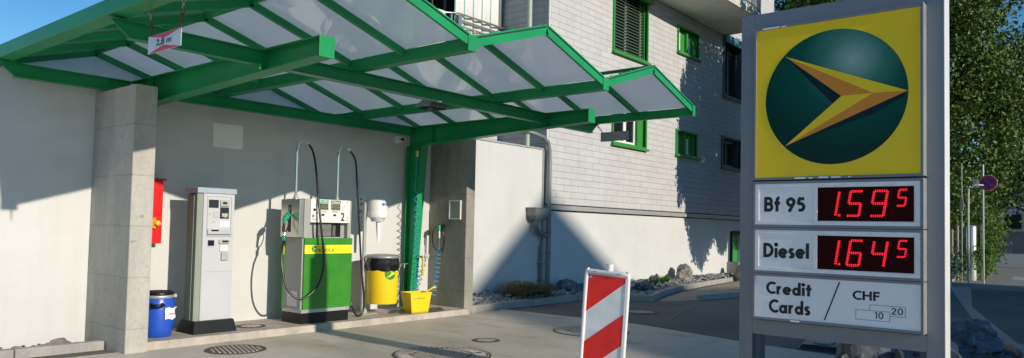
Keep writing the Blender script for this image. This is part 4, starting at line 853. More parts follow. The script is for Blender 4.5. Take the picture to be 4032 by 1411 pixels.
m_ = MB(); m_.add(A + B, [(0,3,2,1),(0,1,5,4),(1,2,6,5),(2,3,7,6),(3,0,4,7)]); bo_ = m_.build('body', M['yellow'], bk); s_ = bo_.modifiers.new('s','SOLIDIFY'); s_.thickness = .006; s_.offset = -1; bvm = bo_.modifiers.new('b','BEVEL'); bvm.width = .025; bvm.segments = 3
m_ = MB(); C_ = [V(p) for p in B]
for i in range(4): m_.bar(C_[i]+V((0,0,.004)), C_[(i+1) % 4]+V((0,0,.004)), .022, .018)
m_.build('rim', M['yellow'], bk, .004)
MB().add([(8.83,9.52,.30),(9.19,9.47,.30),(9.23,9.66,.30),(8.87,9.70,.30)], [(0,1,2,3)]).build('water', M['puddle'], bk)
MB().tube(smooth([(9.24,9.42,.42),(9.285,9.46,.30),(9.30,9.55,.27),(9.29,9.68,.42)]), .006, 6).build('handle', M['black'], bk)
tag(MB().tube([(9.14,9.58,.31),(9.24,9.52,.44),(9.37,9.46,.53)], [.012,.012,.018], 8).tube([(9.34,9.48,.51),(9.42,9.47,.505)], .014, 8).build('window_wiper', M['yellow']), 'yellow handle of a window wiper sticking out of the bucket', 'squeegee')
FB = Fr((8.812, 9.462, 0), (.445,-.06,0), (.05,-.02,1)); logo(bk, FB, .068, .355, .027, .002, 'fyellow', 'inkblue'); text(MB(), FB, 'AGROLA', .105, .285, .335, .372, .004, .015).build('lettering', M['ink'], bk)

# ------------------------------------------------------------------ manholes
def manhole(x, y, r, z, label, mode, rot=0, frame=.06):
    t = thing('manhole_cover', (x, y, z), label, 'manhole cover', 'iron manhole covers')
    MB().lathe([(r,.0),(r,.006),(r-frame*.35,.007),(r-frame*.35,.004),(r-frame*.5,.004)], (x,y,z), 48, smooth=False).build('ring', M['irong'], t)
    MB().lathe([(.001,.003),(r-frame*.45,.0035)], (x,y,z), 48).build('plate', M['irong'], t)
    m_ = MB(); cr, sr = math.cos(rot), math.sin(rot); R0 = r-frame
    def cell(u, v, w_, h_):
        P = [(u-w_/2,v-h_/2),(u+w_/2,v-h_/2),(u+w_/2,v+h_/2),(u-w_/2,v+h_/2)]
        if any(math.hypot(*q) > R0 for q in P): return
        m_.prism([(x+a*cr-b*sr, y+a*sr+b*cr, z+.003) for a, b in P], (0,0,.006))
    if mode == 'bars':
        s_ = .055; k = -int(R0/s_)
        while k*s_ < R0:
            v = k*s_; h = math.sqrt(max(0, R0*R0-(abs(v)+.016)**2))
            if h > .04: m_.prism([(x+a*cr-b*sr, y+a*sr+b*cr, z+.003) for a, b in ((-h,v-.015),(h,v-.015),(h,v+.015),(-h,v+.015))], (0,0,.006))
            k += 1
    elif mode == 'grid':
        s_ = .034; n_ = int(R0/s_)+1
        for i in range(-n_, n_+1):
            for j in range(-n_, n_+1): cell(i*s_, j*s_, .024, .022)
    elif mode == 'radial':
        for k in range(44):
            a = 2*math.pi*k/44; ri, ro = r*.66, r*.90; w_ = .018
            P = [(ri,-w_),(ro,-w_*1.15),(ro,w_*1.15),(ri,w_)]; ca, sa = math.cos(a), math.sin(a); m_.prism([(x+p*ca-q*sa, y+p*sa+q*ca, z+.003) for p, q in P], (0,0,.007))
        s_ = .04; n_ = int(r*.6/s_)
        for j in range(-n_, n_+1):
            h = math.sqrt(max(0, (r*.6)**2-(abs(j*s_)+.012)**2))
            if h > .03: m_.prism([(x+a*cr-b*sr, y+a*sr+b*cr, z+.003) for a, b in ((-h,j*s_-.012),(h,j*s_-.012),(h,j*s_+.012),(-h,j*s_+.012))], (0,0,.006))
        m_.lathe([(r*.62,.003),(r*.62,.010),(r*.645,.010),(r*.645,.003)], (x,y,z), 40)
        m_.lathe([(r*.92,.003),(r*.92,.009),(r*.95,.009),(r*.95,.003)], (x,y,z), 48)
    m_.build('tread_pattern', M['iron'], t)
    if mode == 'radial':
        a = R(-30); MB().lathe([(.001,.0115),(.05,.011)], (x+.5*r*1.55*math.cos(a), y+.5*r*1.55*math.sin(a), z), 12).build('lifting_hole', M['black'], t)
manhole(6.66, 6.56, .62, .0, 'largest round cover with radial ribs at the lower edge of the picture', 'radial', .5)
manhole(5.05, 8.60, .37, .0, 'striped round iron cover in the concrete before the pay terminal', 'bars', R(70))
manhole(7.945, 6.96, .20, .0, 'smallest brown round cover alone in the sunlit concrete', 'grid', .3)
manhole(9.86, 6.45, .60, .0, 'wide ribbed cover half hidden by the red and white barrier', 'radial', .2)
manhole(12.98, 7.33, .34, -.004, 'pale grid cover set in the dark asphalt', 'grid', .2)
manhole(5.94, 9.74, .21, .1, 'flat cover in the island between terminal and dispenser', 'bars', .3)

# ------------------------------------------------------------------ kerbs, gravel, plants
def kerb(pts, w_, h, label, side=1, grp=None, mat='kerb'):
    mb = MB(); P = [V((*p, 0)) for p in pts]
    for i in range(len(P)-1):
        a, b = P[i], P[i+1]; d = (b-a); L_ = d.length; dn = d.normalized(); nn = V((-dn.y, dn.x, 0))*side; n_ = max(1, round(L_/1.0))
        for k in range(n_):
            s0 = a + dn*(L_*k/n_ + (.004 if k else 0)); s1 = a + dn*(L_*(k+1)/n_ - .004)
            A = [s0, s1, s1+nn*w_, s0+nn*w_]; mb.hull8([p + V((0,0,-.05)) for p in A], [p + V((0,0,h + rnd.uniform(-.003,.003))) for p in A])
    o = mb.build('kerb', M[mat], None, .012, 2); return tag(o, label, 'kerb', grp)
kerb([(10.29,9.39),(12.2,9.43),(13.9,9.45),(14.6,9.20),(15.15,8.27)], .12, .13, 'grey kerb edging the gravel bed right of the canopy')
kerb([(15.15,8.25),(16.5,8.72),(18.0,9.10),(21.0,9.60),(24.3,10.0)], .12, .13, 'sunlit kerb running beside the paved path towards the green door')
kerb([(16.35,7.62),(17.8,7.42),(20.5,7.45),(24,7.7)], .14, .12, 'low dark kerb on the road side of the paved path')
kerb([(2.0,9.70),(3.93,9.69)], .13, .105, 'low kerb stone under the white wall at bottom left', 1)
def gravel(name, label, sampler, n, s0, s1, mat, flat=.5, base=.0):
    mb = MB()
    for i in range(n):
        x, y, z = sampler(); s_ = s0 + (s1-s0)*rnd.random()**3
        mb.rock((x, y, z+base), s_*rnd.uniform(.7,1.3), s_*rnd.uniform(.6,1), s_*flat*rnd.uniform(.5,1.2), rnd.random()*50, 0 if s_ < .05 else 1, rnd.uniform(0,6.3), .7)
    o = mb.build(name, M[mat]); return tag(o, label, 'gravel', None, 'stuff')
def in_poly(x, y, P):
    c = False; n = len(P); j = n-1
    for i in range(n):
        if (P[i][1] > y) != (P[j][1] > y) and x < (P[j][0]-P[i][0])*(y-P[i][1])/(P[j][1]-P[i][1])+P[i][0]: c = not c
        j = i
    return c
BED = [(10.30,9.54),(13.9,9.60),(14.7,9.32),(15.2,8.45),(16.5,8.88),(18.0,9.26),(21,9.76),(24.3,10.14),(24.3,10.42),(10.30,10.42)]
tag(MB().add([(x, y, .06) for x, y in BED], [tuple(range(len(BED)))]).build('bed_soil', M['earth']), kind='structure')
def samp_bed():
    while True:
        x = 10.3 + 14*rnd.random()**1.15; y = rnd.uniform(8.5, 10.42)
        if in_poly(x, y, BED): return x, y, .075 + .14*max(0, min(1, (y-9.3)/1.1)) + rnd.uniform(-.02,.02)
gravel('slate_gravel', 'dark slate chippings along the foot of the house wall', samp_bed, 5200, .022, .085, 'rocks')
def samp_l():
    return rnd.uniform(1.9, 3.93), rnd.uniform(9.84, 10.34), .03 + rnd.uniform(-.02,.02)
gravel('bed_gravel', 'brownish stones behind the low kerb at bottom left', samp_l, 190, .025, .06, 'boulder2')
def boulder(c, s_, seed, label, mat='boulder2', rot=0, rough=.4, grp=None):
    o = MB().rock(c, *s_, seed, 3, rot, rough).build('boulder', M[mat]); return tag(o, label, 'boulder', grp)
boulder((3.52,10.02,.07), (.13,.08,.055), 3, 'rounded pinkish stone against the white wall at bottom left', 'boulder2')
boulder((14.35,10.05,.20), (.30,.22,.20), 5, 'dark rough boulder right of the downpipe foot', 'boulder')
boulder((15.0,9.85,.17), (.22,.16,.14), 8, 'smaller dark boulder right of the downpipe boulder', 'boulder')
boulder((16.7,9.35,.15), (.32,.2,.16), 12, 'blue grey boulder just right of the barrier', 'boulder')
boulder((20.2,9.98,.30), (.34,.22,.30), 15, 'tallest brown boulder standing in the sunlit gravel', 'boulder2')
boulder((18.3,9.9,.24), (.16,.12,.17), 18, 'pointed grey stone left of the tallest gravel boulder', 'boulder')
boulder((23.9,9.7,.28), (.22,.2,.34), 21, 'dark upright stone beside the green door step', 'boulder2')
boulder((11.45,9.72,.15), (.09,.07,.08), 23, 'pale rounded stone in the dark gravel near the grass tuft', 'boulder2')
def tuft(c, r, h, n, label, mat):
    mb = MB()
    for i in range(n):
        a = rnd.uniform(0, 6.28); k = rnd.random(); b = V((c[0]+r*.35*k*math.cos(a), c[1]+r*.35*k*math.sin(a), c[2])); hh = h*rnd.uniform(.5,1.1); o = V((math.cos(a), math.sin(a), 0)); s_ = V((-math.sin(a), math.cos(a), 0))*.005
        p1 = b + o*r*.35 + V((0,0,hh*.75)); p2 = b + o*r*(.8+.4*rnd.random()) + V((0,0,hh*rnd.uniform(.35,.9)))
        mb.add([b-s_, b+s_, p1+s_, p1-s_, p2], [(0,1,2,3),(3,2,4)])
    return tag(mb.build('grass_tuft', M[mat]), label, 'grass', 'ornamental grass tufts in the gravel')
tuft((12.35,9.85,.12), .42, .42, 1500, 'large green ornamental grass tuft in the gravel', 'grass'); tuft((13.05,9.78,.12), .30, .34, 1000, 'shorter straw coloured grass tuft beside the green one', 'grass')
def leafy(c, n, h, w_, label, mat='leafl'):
    mb = MB()
    for i in range(n):
        a = rnd.uniform(0, 6.28); b = V(c); o = V((math.cos(a), math.sin(a), 0)); s_ = V((-math.sin(a), math.cos(a), 0)); hh = h*rnd.uniform(.6,1.1); l_ = h*rnd.uniform(.35,.8)
        m1 = b + o*l_*.45 + V((0,0,hh*.6)); e = b + o*l_ + V((0,0,hh)); mb.add([b, m1 - s_*w_, e, m1 + s_*w_], [(0,1,2,3)])
    return tag(mb.build('leafy_plant', M[mat]), label, 'plant', 'young plants in the gravel')
leafy((15.45,9.85,.15), 16, .32, .05, 'broad leaved dark green plant left of the barrier top')
for i, x in enumerate((17.3, 17.9, 18.5, 19.0)): leafy((x, 9.55+.12*i, .14), 18, .24, .022, ('narrow leaved plant nearest the barrier in the gravel','second narrow leaved plant from the barrier','third narrow leaved plant from the barrier','narrow leaved plant closest to the tallest boulder')[i])
leafy((20.2,7.75,.02), 30, .3, .03, 'bushy green plant at the path kerb beside the sign post')

# ------------------------------------------------------------------ striped barrier
br = thing('barrier_board', (3.9, 2.4, 0), 'red and white striped barrier board on a rubber foot in front of the forecourt', 'barrier')
OB = V((3.713, 2.325, 1.347)); U = V((.030,-.2540,-.0145)).normalized(); W_ = V((0.008,-.068,1)); W_ = (W_ - U*W_.dot(U)).normalized(); FBr = Fr(OB, U, W_)
hwd = .122
rect(MB(), FBr, -hwd, hwd, -1.0, -.012, -.018, .0).build('board', M['whref'], br)
m_ = MB(); stripe = []; Hh = .988
def clip_poly(P, f):
    out = []
    for i in range(len(P)):
        a, b = P[i], P[(i+1) % len(P)]; fa, fb = f(a), f(b)
        if fa >= 0: out.append(a)
        if fa*fb < 0: t = fa/(fa-fb); out.append((a[0]+(b[0]-a[0])*t, a[1]+(b[1]-a[1])*t))
    return out
sl = .80
z_ = -.035
k = 0
offs = [(-.225+0, .2), (-.585, -.40), (-.945, -.76)]
for lo_, hi_ in ((-.24, .3), (-.60, -.42), (-.96, -.78)):
    Pp = [(-hwd+.002,-1+.004),(hwd-.002,-1+.004),(hwd-.002,-.016),(-hwd+.002,-.016)]
    Pp = clip_poly(Pp, lambda q: q[1] - (lo_ + sl*(q[0]+hwd))); Pp = clip_poly(Pp, lambda q: (hi_ + sl*(q[0]+hwd)) - q[1])
    if len(Pp) > 2: poly(m_, FBr, Pp, .0, .002)
m_.build('red_stripes', M['redref'], br)
m_ = MB(); m_.tube(smooth([FBr.p(-hwd-.008,-1.05,.0), FBr.p(-hwd-.008,-.5,.0), FBr.p(-hwd-.008,-.03,.0), FBr.p(-hwd+.004,.0,.0), FBr.p(-hwd+.03,.004,.0), FBr.p(0,.004,.0), FBr.p(hwd-.03,.004,.0), FBr.p(hwd+.002,.0,-.006), FBr.p(hwd+.012,-.03,-.01), FBr.p(hwd+.012,-.5,-.01), FBr.p(hwd+.012,-1.05,-.01)], 4), .0125, 8)
rect(m_, FBr, hwd+.001, hwd+.008, -1.0, -.02, -.03, .004); m_.build('frame', M['whitep'], br)
MB().tube([FBr.p(.012,.0,-.012), FBr.p(.012,.055,-.012)], .021, 12).tube([FBr.p(0,-1.03,-.012), FBr.p(.0,-1.30,-.012)], .025, 10).build('post', M['whitep'], br)
m_ = MB(); disc(m_, FBr, .012, .035, .004, .0085, .0105, 8); rect(m_, FBr, -.085, -.06, -.001, .006, .008, .0145); rect(m_, FBr, .07, .095, -.001, .006, .008, .0145); m_.build('slots', M['side'], br)
disc(MB(), FBr, -hwd+.022, -.030, .0125, .002, .003, 18).build('round_sticker', M['inkblue'], br)
m_ = MB(); cx_, cy_ = -hwd+.022, -.030; poly(m_, FBr, [(cx_-.008,cy_-.008),(cx_+.000,cy_-.008),(cx_-.008,cy_+.000)], .003, .0035); poly(m_, FBr, [(cx_-.006,cy_-.003),(cx_-.003,cy_-.006),(cx_+.008,cy_+.005),(cx_+.005,cy_+.008)], .003, .0035); m_.build('sticker_arrow', M['whitep'], br)
MB().box(3.50,4.05,2.20,2.85,0,.05).box(3.60,3.95,2.36,2.69,.05,.10).build('rubber_foot', M['rubber'], br, .01)
rf = thing('rubber_base_plate', (10.9, 3.3, 0), 'empty black rubber sign base lying on the concrete behind the price sign', 'base plate')
MB().hull8([(10.62,2.95,.0),(11.45,3.02,.0),(11.40,3.62,.0),(10.60,3.50,.0)], [(10.66,2.99,.07),(11.41,3.06,.07),(11.36,3.58,.07),(10.64,3.46,.07)]).build('body', M['rubber'], rf, .012)
MB().box(10.86,11.2,3.15,3.36,.07,.085).build('recess', M['side'], rf)

# ------------------------------------------------------------------ price sign
ts = thing('price_sign', (6.61, 1.85, 0), 'tall grey totem sign with yellow logo panel and red fuel price displays', 'price sign')
YA, YB = 1.047, 2.672; XA, XB = 6.52, 6.725
m_ = MB(); m_.box(XA, XB, 2.553, YB, 0, 3.584).box(XA, XB, YA, 1.170, 0, 3.584).box(XA, XB, 1.170, 2.553, 3.452, 3.584).box(XA, XB, 1.170, 2.553, .704, .836)
m_.build('frame', M['totem'], ts, .004)
MB().box(XA-.05, XB-.002, 1.176, 2.515, .845, 3.42).build('core', M['black'], ts)
MB().box(XA-.001, XB+.001, YA-.006, YA-.001, 0, 3.58).build('sunlit_end_skin', pr('painted_sunlit_edge', (.70,.70,.68), .35), ts)  # thin paler skin on the end face, its colour imitates sun on grey paint
MB().box(XA+.04, XB-.03, 2.50, 2.552, 0, .703).build('inner_post', M['postblue'], ts); MB().box(XA+.04, XB-.03, 1.171, 1.22, 0, .703).build('inner_post', M['postblue'], ts)
KS = .9908
FS_ = Fr((XA-.06, 0, 1.6*(1-KS)), (0,-1,0), (0,0,1), KS)
def module(b0, b1, a0=-2.549, a1=-1.172, fw_=.022, face='sgwhite', nm='logo_panel'):
    p_ = rect(MB(), FS_, a0+fw_, a1-fw_-.012, b0+fw_, b1-fw_, -.03, .004).build(nm, M[face], ts)
    f = MB(); rect(f, FS_, a0, a1-.012, b1-fw_, b1, -.055, .014); rect(f, FS_, a0, a1-.012, b0, b0+fw_, -.055, .014); rect(f, FS_, a0, a0+fw_, b0+fw_, b1-fw_, -.055, .014); rect(f, FS_, a1-.012-fw_, a1-.012, b0+fw_, b1-fw_, -.055, .014)
    f.build('panel_frame', M['totem'], p_, .002)
    rect(MB(), FS_, a1-.0115, a1-.003, b0+.003, b1-.002, -.055, .045).build('bright_trim', M['alu'], p_, .002); return p_
lg = module(2.075, 3.450, face='sgyellow')
cy, cz, r0 = 1.8675, 2.77, .574
disc(MB(), FS_, -cy, cz, r0, .004, .006, 96).build('logo_disc', M['sggreen'], lg)
def pg(*pts): return [(-y_, z_) for y_, z_ in pts]
T_, A_, B_, N_, C_ = (1.297,2.763), (2.268,3.161), (2.268,2.368), (1.799,2.768), (1.550,2.769)
m_ = MB(); poly(m_, FS_, pg(A_, (1.867,2.707), N_), .006, .007); poly(m_, FS_, pg(B_, (1.545,2.60), (1.33,2.715), T_), .006, .007); m_.build('logo_shadow', M['sgdark'], lg)
m_ = MB(); poly(m_, FS_, pg(A_, T_, C_), .007, .009); poly(m_, FS_, pg(N_, C_, B_), .007, .009); m_.build('logo_arrow', M['sgyellow'], lg)
m_ = MB(); poly(m_, FS_, pg(A_, C_, N_), .0075, .0085); poly(m_, FS_, pg(B_, C_, T_), .0075, .0085); m_.build('logo_arrow_fold', M['sgorange'], lg)
# peeling tape patches along the frame edges
m_ = MB()
for a0_, a1_, b_, h_ in ((-2.47,-2.32,3.430,.012),(-2.30,-2.26,3.428,.010),(-2.18,-2.09,2.078,.014),(-2.06,-2.03,2.078,.012),(-1.98,-1.88,2.080,.014),(-1.74,-1.72,2.082,.010),(-1.90,-1.80,2.080,.012)): rect(m_, FS_, a0_, a1_, b_, b_+h_, .0142, .0155)
rect(m_, FS_, -2.21, -2.135, .842, .856, .0142, .0156); m_.build('tape_patches', M['tape'], ts)
# price rows
def row(bt, word, digits, nm):
    b1 = bt; b0 = bt-.405
    p_ = module(b0, b1, nm=nm)
    # white tape border and raised bevel frames
    f = MB(); wa0, wa1 = -2.527, -1.208
    frame4(f, FS_, wa0, wa1, b0+.022, b1-.022, .034, .004, .012); rect(f, FS_, -2.022, -1.988, b0+.056, b1-.056, .004, .014); f.build('tape_border', M['tape'], p_, .003)
    rect(MB(), FS_, -2.487, -2.026, b0+.058, b1-.058, .004, .006).build('name_plate', M['sgwhite'], p_)
    if word == 'Bf': 
        m1 = stroke_text(MB(), FS_, 'Bf', -2.447, -2.306, b1-.268, b1-.138, .008, .22).build('lettering', M['ink'], p_); m1 = stroke_text(MB(), FS_, '95', -2.253, -2.092, b1-.268, b1-.144, .008, .22)
    else: m1 = stroke_text(MB(), FS_, 'Diesel', -2.452, -2.059, b1-.264, b1-.137, .008, .22)
    m1.build('lettering', M['ink'], p_)
    sh = MB(); a0_ = -2.47+.0
    ld = rect(MB(), FS_, -1.988, -1.254, b0+.060, b1-.062, .004, .008).build('led_display', M['leddark'], p_)
    SEG = {'a': ((0,1),(1,1)), 'b': ((1,1),(1,.5)), 'c': ((1,.5),(1,0)), 'd': ((0,0),(1,0)), 'e': ((0,.5),(0,0)), 'f': ((0,1),(0,.5)), 'g': ((0,.5),(1,.5))}
    DG = {'1': 'bc', '5': 'afgcd', '9': 'abfgcd', '6': 'afgecd', '4': 'fgbc'}
    zt = b1-.098; 
    cells = [(-1.905, zt, .094, .203, digits[0]), (-1.722, zt, .094, .203, digits[1]), (-1.541, zt, .098, .203, digits[2]), (-1.357, zt+.008, .058, .128, digits[3])]
    for (ax, ztop, w_, h_, dch) in cells:
        md = MB()
        for sg in DG[dch]:
            (x0_, y0_), (x1_, y1_) = SEG[sg]; n_ = 6 if h_ > .15 else 5
            if sg in 'bcef' and h_ > .15: n_ = 7
            for k in range(n_):
                t = (k+.5)/n_
                for o_ in (-1, 1):
                    x_ = x0_+(x1_-x0_)*t; yv = y0_+(y1_-y0_)*t; s_ = .0048 if h_ > .15 else .0035
                    px = ax + x_*w_; pz = ztop - h_ + yv*h_
                    if sg in 'adg': pz += o_*s_
                    else: px += o_*s_
                    px += (pz-ztop)*.16
                    disc(md, FS_, px, pz, .0056 if h_ > .15 else .0044, .008, .011, 8)
        md.build('led_digit', M['led'], ld)
    md = MB()
    for k in (-1, 1):
        for j in (-1, 1): disc(md, FS_, -1.813+k*.005, zt-.203+.004+j*.005, .0046, .008, .011, 8)
    md.build('decimal_point', M['led'], ld)
row(2.062, 'Bf', '1595', 'price_row_petrol'); row(1.654, 'Diesel', '1645', 'price_row_diesel')
cc = module(.839, 1.246, nm='payment_panel')
for wd_, a_, b_, c_, d_, e_ in (('Credit', -2.425, -2.035, 1.070, 1.180, .07), ('Cards', -2.400, -2.047, .908, 1.026, .07), ('CHF', -1.707, -1.500, 1.072, 1.150, .05)): stroke_text(MB(), FS_, wd_, a_, b_, c_, d_-.003, .006, .21 if wd_ != 'CHF' else .19).build('lettering', M['ink'], cc)
m_ = MB()
stroke_text(MB(), FS_, '10', -1.540, -1.474, .930, .986, .006, .13).build('lettering', M['ink'], cc); stroke_text(MB(), FS_, '20', -1.418, -1.332, .974, 1.030, .006, .13).build('lettering', M['ink'], cc)
poly(m_, FS_, [(-1.935,.883),(-1.924,.883),(-1.804,1.210),(-1.815,1.210)], .004, .006)
m_.build('slash', M['ink'], cc)
m_ = MB(); frame4(m_, FS_, -1.684, -1.426, .913, .994, .003, .004, .006)
rect(m_, FS_, -1.578, -1.315, 1.038, 1.041, .004, .006); rect(m_, FS_, -1.318, -1.315, .957, 1.038, .004, .006); rect(m_, FS_, -1.425, -1.318, .957, .960, .004, .006); rect(m_, FS_, -1.578, -1.575, .996, 1.038, .004, .006)
m_.build('note_outlines', M['inkblue'], cc)
# rocks round the sign
ISL = [(5.6,.55),(6.2,2.9),(7.4,3.05),(9.2,3.1),(11.6,3.25),(12.9,2.9),(13.5,2.1),(13.2,1.5),(11.9,1.05),(9,.5)]
ISL = [(7.15,.75),(7.1,2.15),(8.5,2.55),(10.3,2.75),(11.8,3.05),(12.9,2.75),(13.45,2.15),(13.25,1.6),(12.0,1.15),(9,.75)]
tag(MB().add([(x, y, .02) for x, y in ISL], [tuple(range(len(ISL)))]).build('island_soil', M['earth']), kind='structure')
def samp_i():
    while True:
        x = rnd.uniform(7, 13.5); y = rnd.uniform(.6, 3.1)
        if in_poly(x, y, ISL): return x, y, .045 + rnd.uniform(-.015,.02)
gravel('island_gravel', 'blue grey stones filling the island behind the price sign', samp_i, 1500, .03, .10, 'boulder')
for c, s_, sd_, lb in (((7.75,1.95,.22),(.38,.30,.34),31,'large layered blue grey boulder under the left half of the sign'),((7.9,1.45,.24),(.42,.34,.33),35,'broad blue grey boulder under the right half of the sign'),((8.9,2.1,.18),(.40,.30,.24),38,'lower boulder behind the two large ones at the sign'),((12.0,1.72,.16),(.42,.26,.28),41,'craggy blue boulder seen right of the sign post'),((11.2,1.55,.14),(.36,.26,.22),44,'dark boulder left of the craggy one beside the sign post')):
    boulder(c, s_, sd_, lb, 'boulder', rnd.uniform(0,3), .55, 'blue grey boulders round the price sign')
kerb([(11.9,1.02),(12.7,1.18),(13.25,1.5),(13.5,1.95),(13.5,2.3),(13.2,2.75)], .14, .10, 'curved pale kerb ending the stone island at the road', -1)

# ------------------------------------------------------------------ road to the right
tag(MB().add([(27.5,-6,-.005),(95,-6,-.005),(95,12,-.005),(57,7.6,-.005),(45,6.1,-.005),(31.2,4.85,-.005),(27.5,4.3,-.005)], [(0,1,2,3,4,5,6)]).build('road', pr('worn_asphalt', (.215,.205,.185), .9, 0, .12, 1.2)), kind='structure')
tag(MB().add([(13.3,1.40,-.002),(14.2,1.70,-.002),(27.9,4.35,-.002),(28.0,3.75,-.002),(20,2.65,-.002),(13.4,1.15,-.002)], [(0,1,2,3,4,5)][::1]).build('gutter_strip', M['kerb']), kind='structure')
tag(MB().add([(13.6,2.2,-.003),(27.0,4.6,-.003),(27.0,7.4,-.003),(13.6,7.4,-.003)], [(0,1,2,3)]).build('pavement', pr('pavement_asphalt', (.13,.125,.115), .9, 0, .15, 2)), kind='structure')
kerb([(27.6,4.25),(31.2,4.75),(38.1,5.15),(45,6.0),(57,7.5)], .15, .14, 'pale kerb along the far flower bed and road', 1)
m_ = MB()
for k in range(6): m_.prism([(34.6+k*.42,2.55+k*.02,-.004),(34.8+k*.42,2.55+k*.02,-.004),(35.4+k*.42,3.35+k*.02,-.004),(35.2+k*.42,3.35+k*.02,-.004)], (0,0,.004))
tag(m_.build('road_marking', M['whitep']), 'short white hatched marking painted across the far road', 'road marking')
tag(MB().box(95,97,-6,40,-.1,2.4).build('retaining_wall', M['hillwall']), 'grey concrete retaining wall at the far end of the road', 'wall')
bd = thing('far_building', (132, 12, 0), 'pale boarded building beyond the retaining wall at the right edge', 'building')
m_ = MB().box(125,150,2,13.6,0,13); m_.build('wall', M['cream'], bd)
m_ = MB()
for k in range(26): m_.box(124.9,125.0,2,13.6,.3+k*.5,.42+k*.5)
m_.build('board_joints', M['side'], bd); MB().box(124.7,125,10.6,12.6,3.0,5.0).build('window', M['pane'], bd)
np_ = thing('no_parking_sign', (30.67, 3.68, 0), 'round red and blue no parking sign on a thin pole by the road', 'traffic sign')
MB().tube([(30.67,3.72,0),(30.67,3.72,4.2)], .03, 8).build('pole', M['zinc'], np_)
NF = Fr((30.60, 0, 0), (0,-1,0)); NF2 = Fr((30.60,0,0), (0,-1,0))
MB().lathe([(.28,0),(.28,.02)], (30.62,3.56,3.54), 32, (-1,0,0)).build('plate', M['whitep'], np_)
disc(MB(), NF, -3.56, 3.54, .265, .0, .004, 32).build('red_ring', M['red'], np_); disc(MB(), NF, -3.56, 3.54, .195, .004, .008, 32).build('blue_disc', pr('sign_blue', (.01,.05,.35), .4), np_)
m_ = MB(); a = R(-45); ux, uy = math.cos(a), math.sin(a); poly(m_, NF, [(-3.56+ux*.2-uy*.03, 3.54+uy*.2+ux*.03), (-3.56-ux*.2-uy*.03, 3.54-uy*.2+ux*.03), (-3.56-ux*.2+uy*.03, 3.54-uy*.2-ux*.03), (-3.56+ux*.2+uy*.03, 3.54+uy*.2-ux*.03)], .008, .012); m_.build('red_bar', M['red'], np_)
ap = thing('arrow_plate', (30.45, 3.95, 0), 'small white plate with a double arrow on a bent grey pole', 'traffic sign')
MB().tube(smooth([(30.3,4.12,0),(30.3,4.12,3.1),(30.3,4.05,3.35),(30.35,3.9,3.45),(30.5,3.7,3.45)]), .035, 8).build('bent_pole', M['zinc'], ap)
rect(MB(), Fr((30.35,0,0),(0,-1,0)), -3.98, -3.82, 3.36, 3.66, 0, .01).build('plate', M['whitep'], ap)
m_ = MB(); FA = Fr((30.34,0,0),(0,-1,0)); poly(m_, FA, [(-3.93,3.60),(-3.87,3.60),(-3.90,3.64)], 0, .004); poly(m_, FA, [(-3.93,3.42),(-3.90,3.38),(-3.87,3.42)], 0, .004); rect(m_, FA, -3.905, -3.895, 3.42, 3.60, 0, .004); m_.build('double_arrow', M['ink'], ap)
tag(MB().lathe([(.17,0),(.17,2.0),(.15,2.06),(.001,2.08)], (32.6,4.34,.0), 24).build('metal_cylinder', M['alu']), 'shiny metal cylinder standing among the fence posts', 'post')
for i, (x, y, h) in enumerate(((32.2,4.92,1.9),(32.35,4.76,2.05),(32.5,4.62,2.15),(32.7,4.02,2.1))):
    tag(MB().tube([(x,y,0),(x,y,h)], .05, 8).build('fence_post', M['wood']), ('leftmost pale wooden post beside the flowering bush','second wooden post from the left beside the metal cylinder','wooden post touching the left of the metal cylinder','wooden post right of the metal cylinder')[i], 'post', 'wooden posts by the metal cylinder')
tag(MB().tube([(31.0,4.42,0),(31.0,4.42,4.3)], .020, 8).box(30.97,31.03,4.37,4.47,2.6,3.0).build('lamp_pole', M['side']), 'thin tall grey pole left of the no parking sign', 'pole')

# ------------------------------------------------------------------ trees and bushes
def crown(mb, blobs, n, size, seed=1, inner=.55, aspect=.7):
    r = random.Random(seed); tot = sum(b[3]*b[4]*b[5] for b in blobs)
    for b in blobs:
        k = int(n*(b[3]*b[4]*b[5])/tot); c = b[:3]; nc = max(4, k//55)
        for _ in range(nc):
            d_ = V((r.gauss(0,1), r.gauss(0,1), r.gauss(0,1))).normalized(); q = inner + (1-inner)*r.random(); q *= 1 + .12*noise.noise(V((d_.x*2+c[0], d_.y*2, d_.z*2)))
            cc_ = (c[0]+d_.x*b[3]*q, c[1]+d_.y*b[4]*q, c[2]+d_.z*b[5]*q); rr = size*r.uniform(1.2,2.6)
            leaves(mb, [(cc_[0]+r.gauss(0,rr), cc_[1]+r.gauss(0,rr), cc_[2]+r.gauss(0,rr*.6)) for _ in range(55)], size, aspect, r)
    return mb
def tree(name, base, h, blobs, n, size, label, seed, mat='leaf', tr=.25):
    t = thing(name, base, label, 'tree'); b = V(base); m_ = MB(); r = random.Random(seed)
    m_.tube(smooth([b, b+V((.1,.1,h*.3)), b+V((-.1,.05,h*.6)), b+V((0,0,h*.85))], 4), [tr*(1-.8*i/12) for i in range(13)], 10)
    for bl in blobs:
        c = V(bl[:3]); s_ = b + V((0,0,h*r.uniform(.3,.6))); m_.tube([s_, s_.lerp(c,.5)+V((0,0,.3)), c], [tr*.4, tr*.25, tr*.08], 6)
    m_.build('trunk', M['bark'], t); crown(MB(), blobs, n, size, seed).build('crown', M[mat], t); return t
tree('maple_tree', (40, 9, 0), 14, [(38.5,6.4,10.0,3.0,2.6,4.0),(39,5.0,6.2,3.0,1.8,3.4),(38,7.5,5.0,2.5,2.4,3.2),(40,9.5,12,4,4,4.5),(39,6.0,13.5,3.5,2.8,3.4),(42,12.5,11.5,4,4,4.2),(41,4.4,8.8,2.6,1.5,2.6),(37,6.2,3.6,2,1.6,2.0)], 95000, .21, 'large dense leafy tree rising beyond the sign on the right', 11, 'leaf', .35)
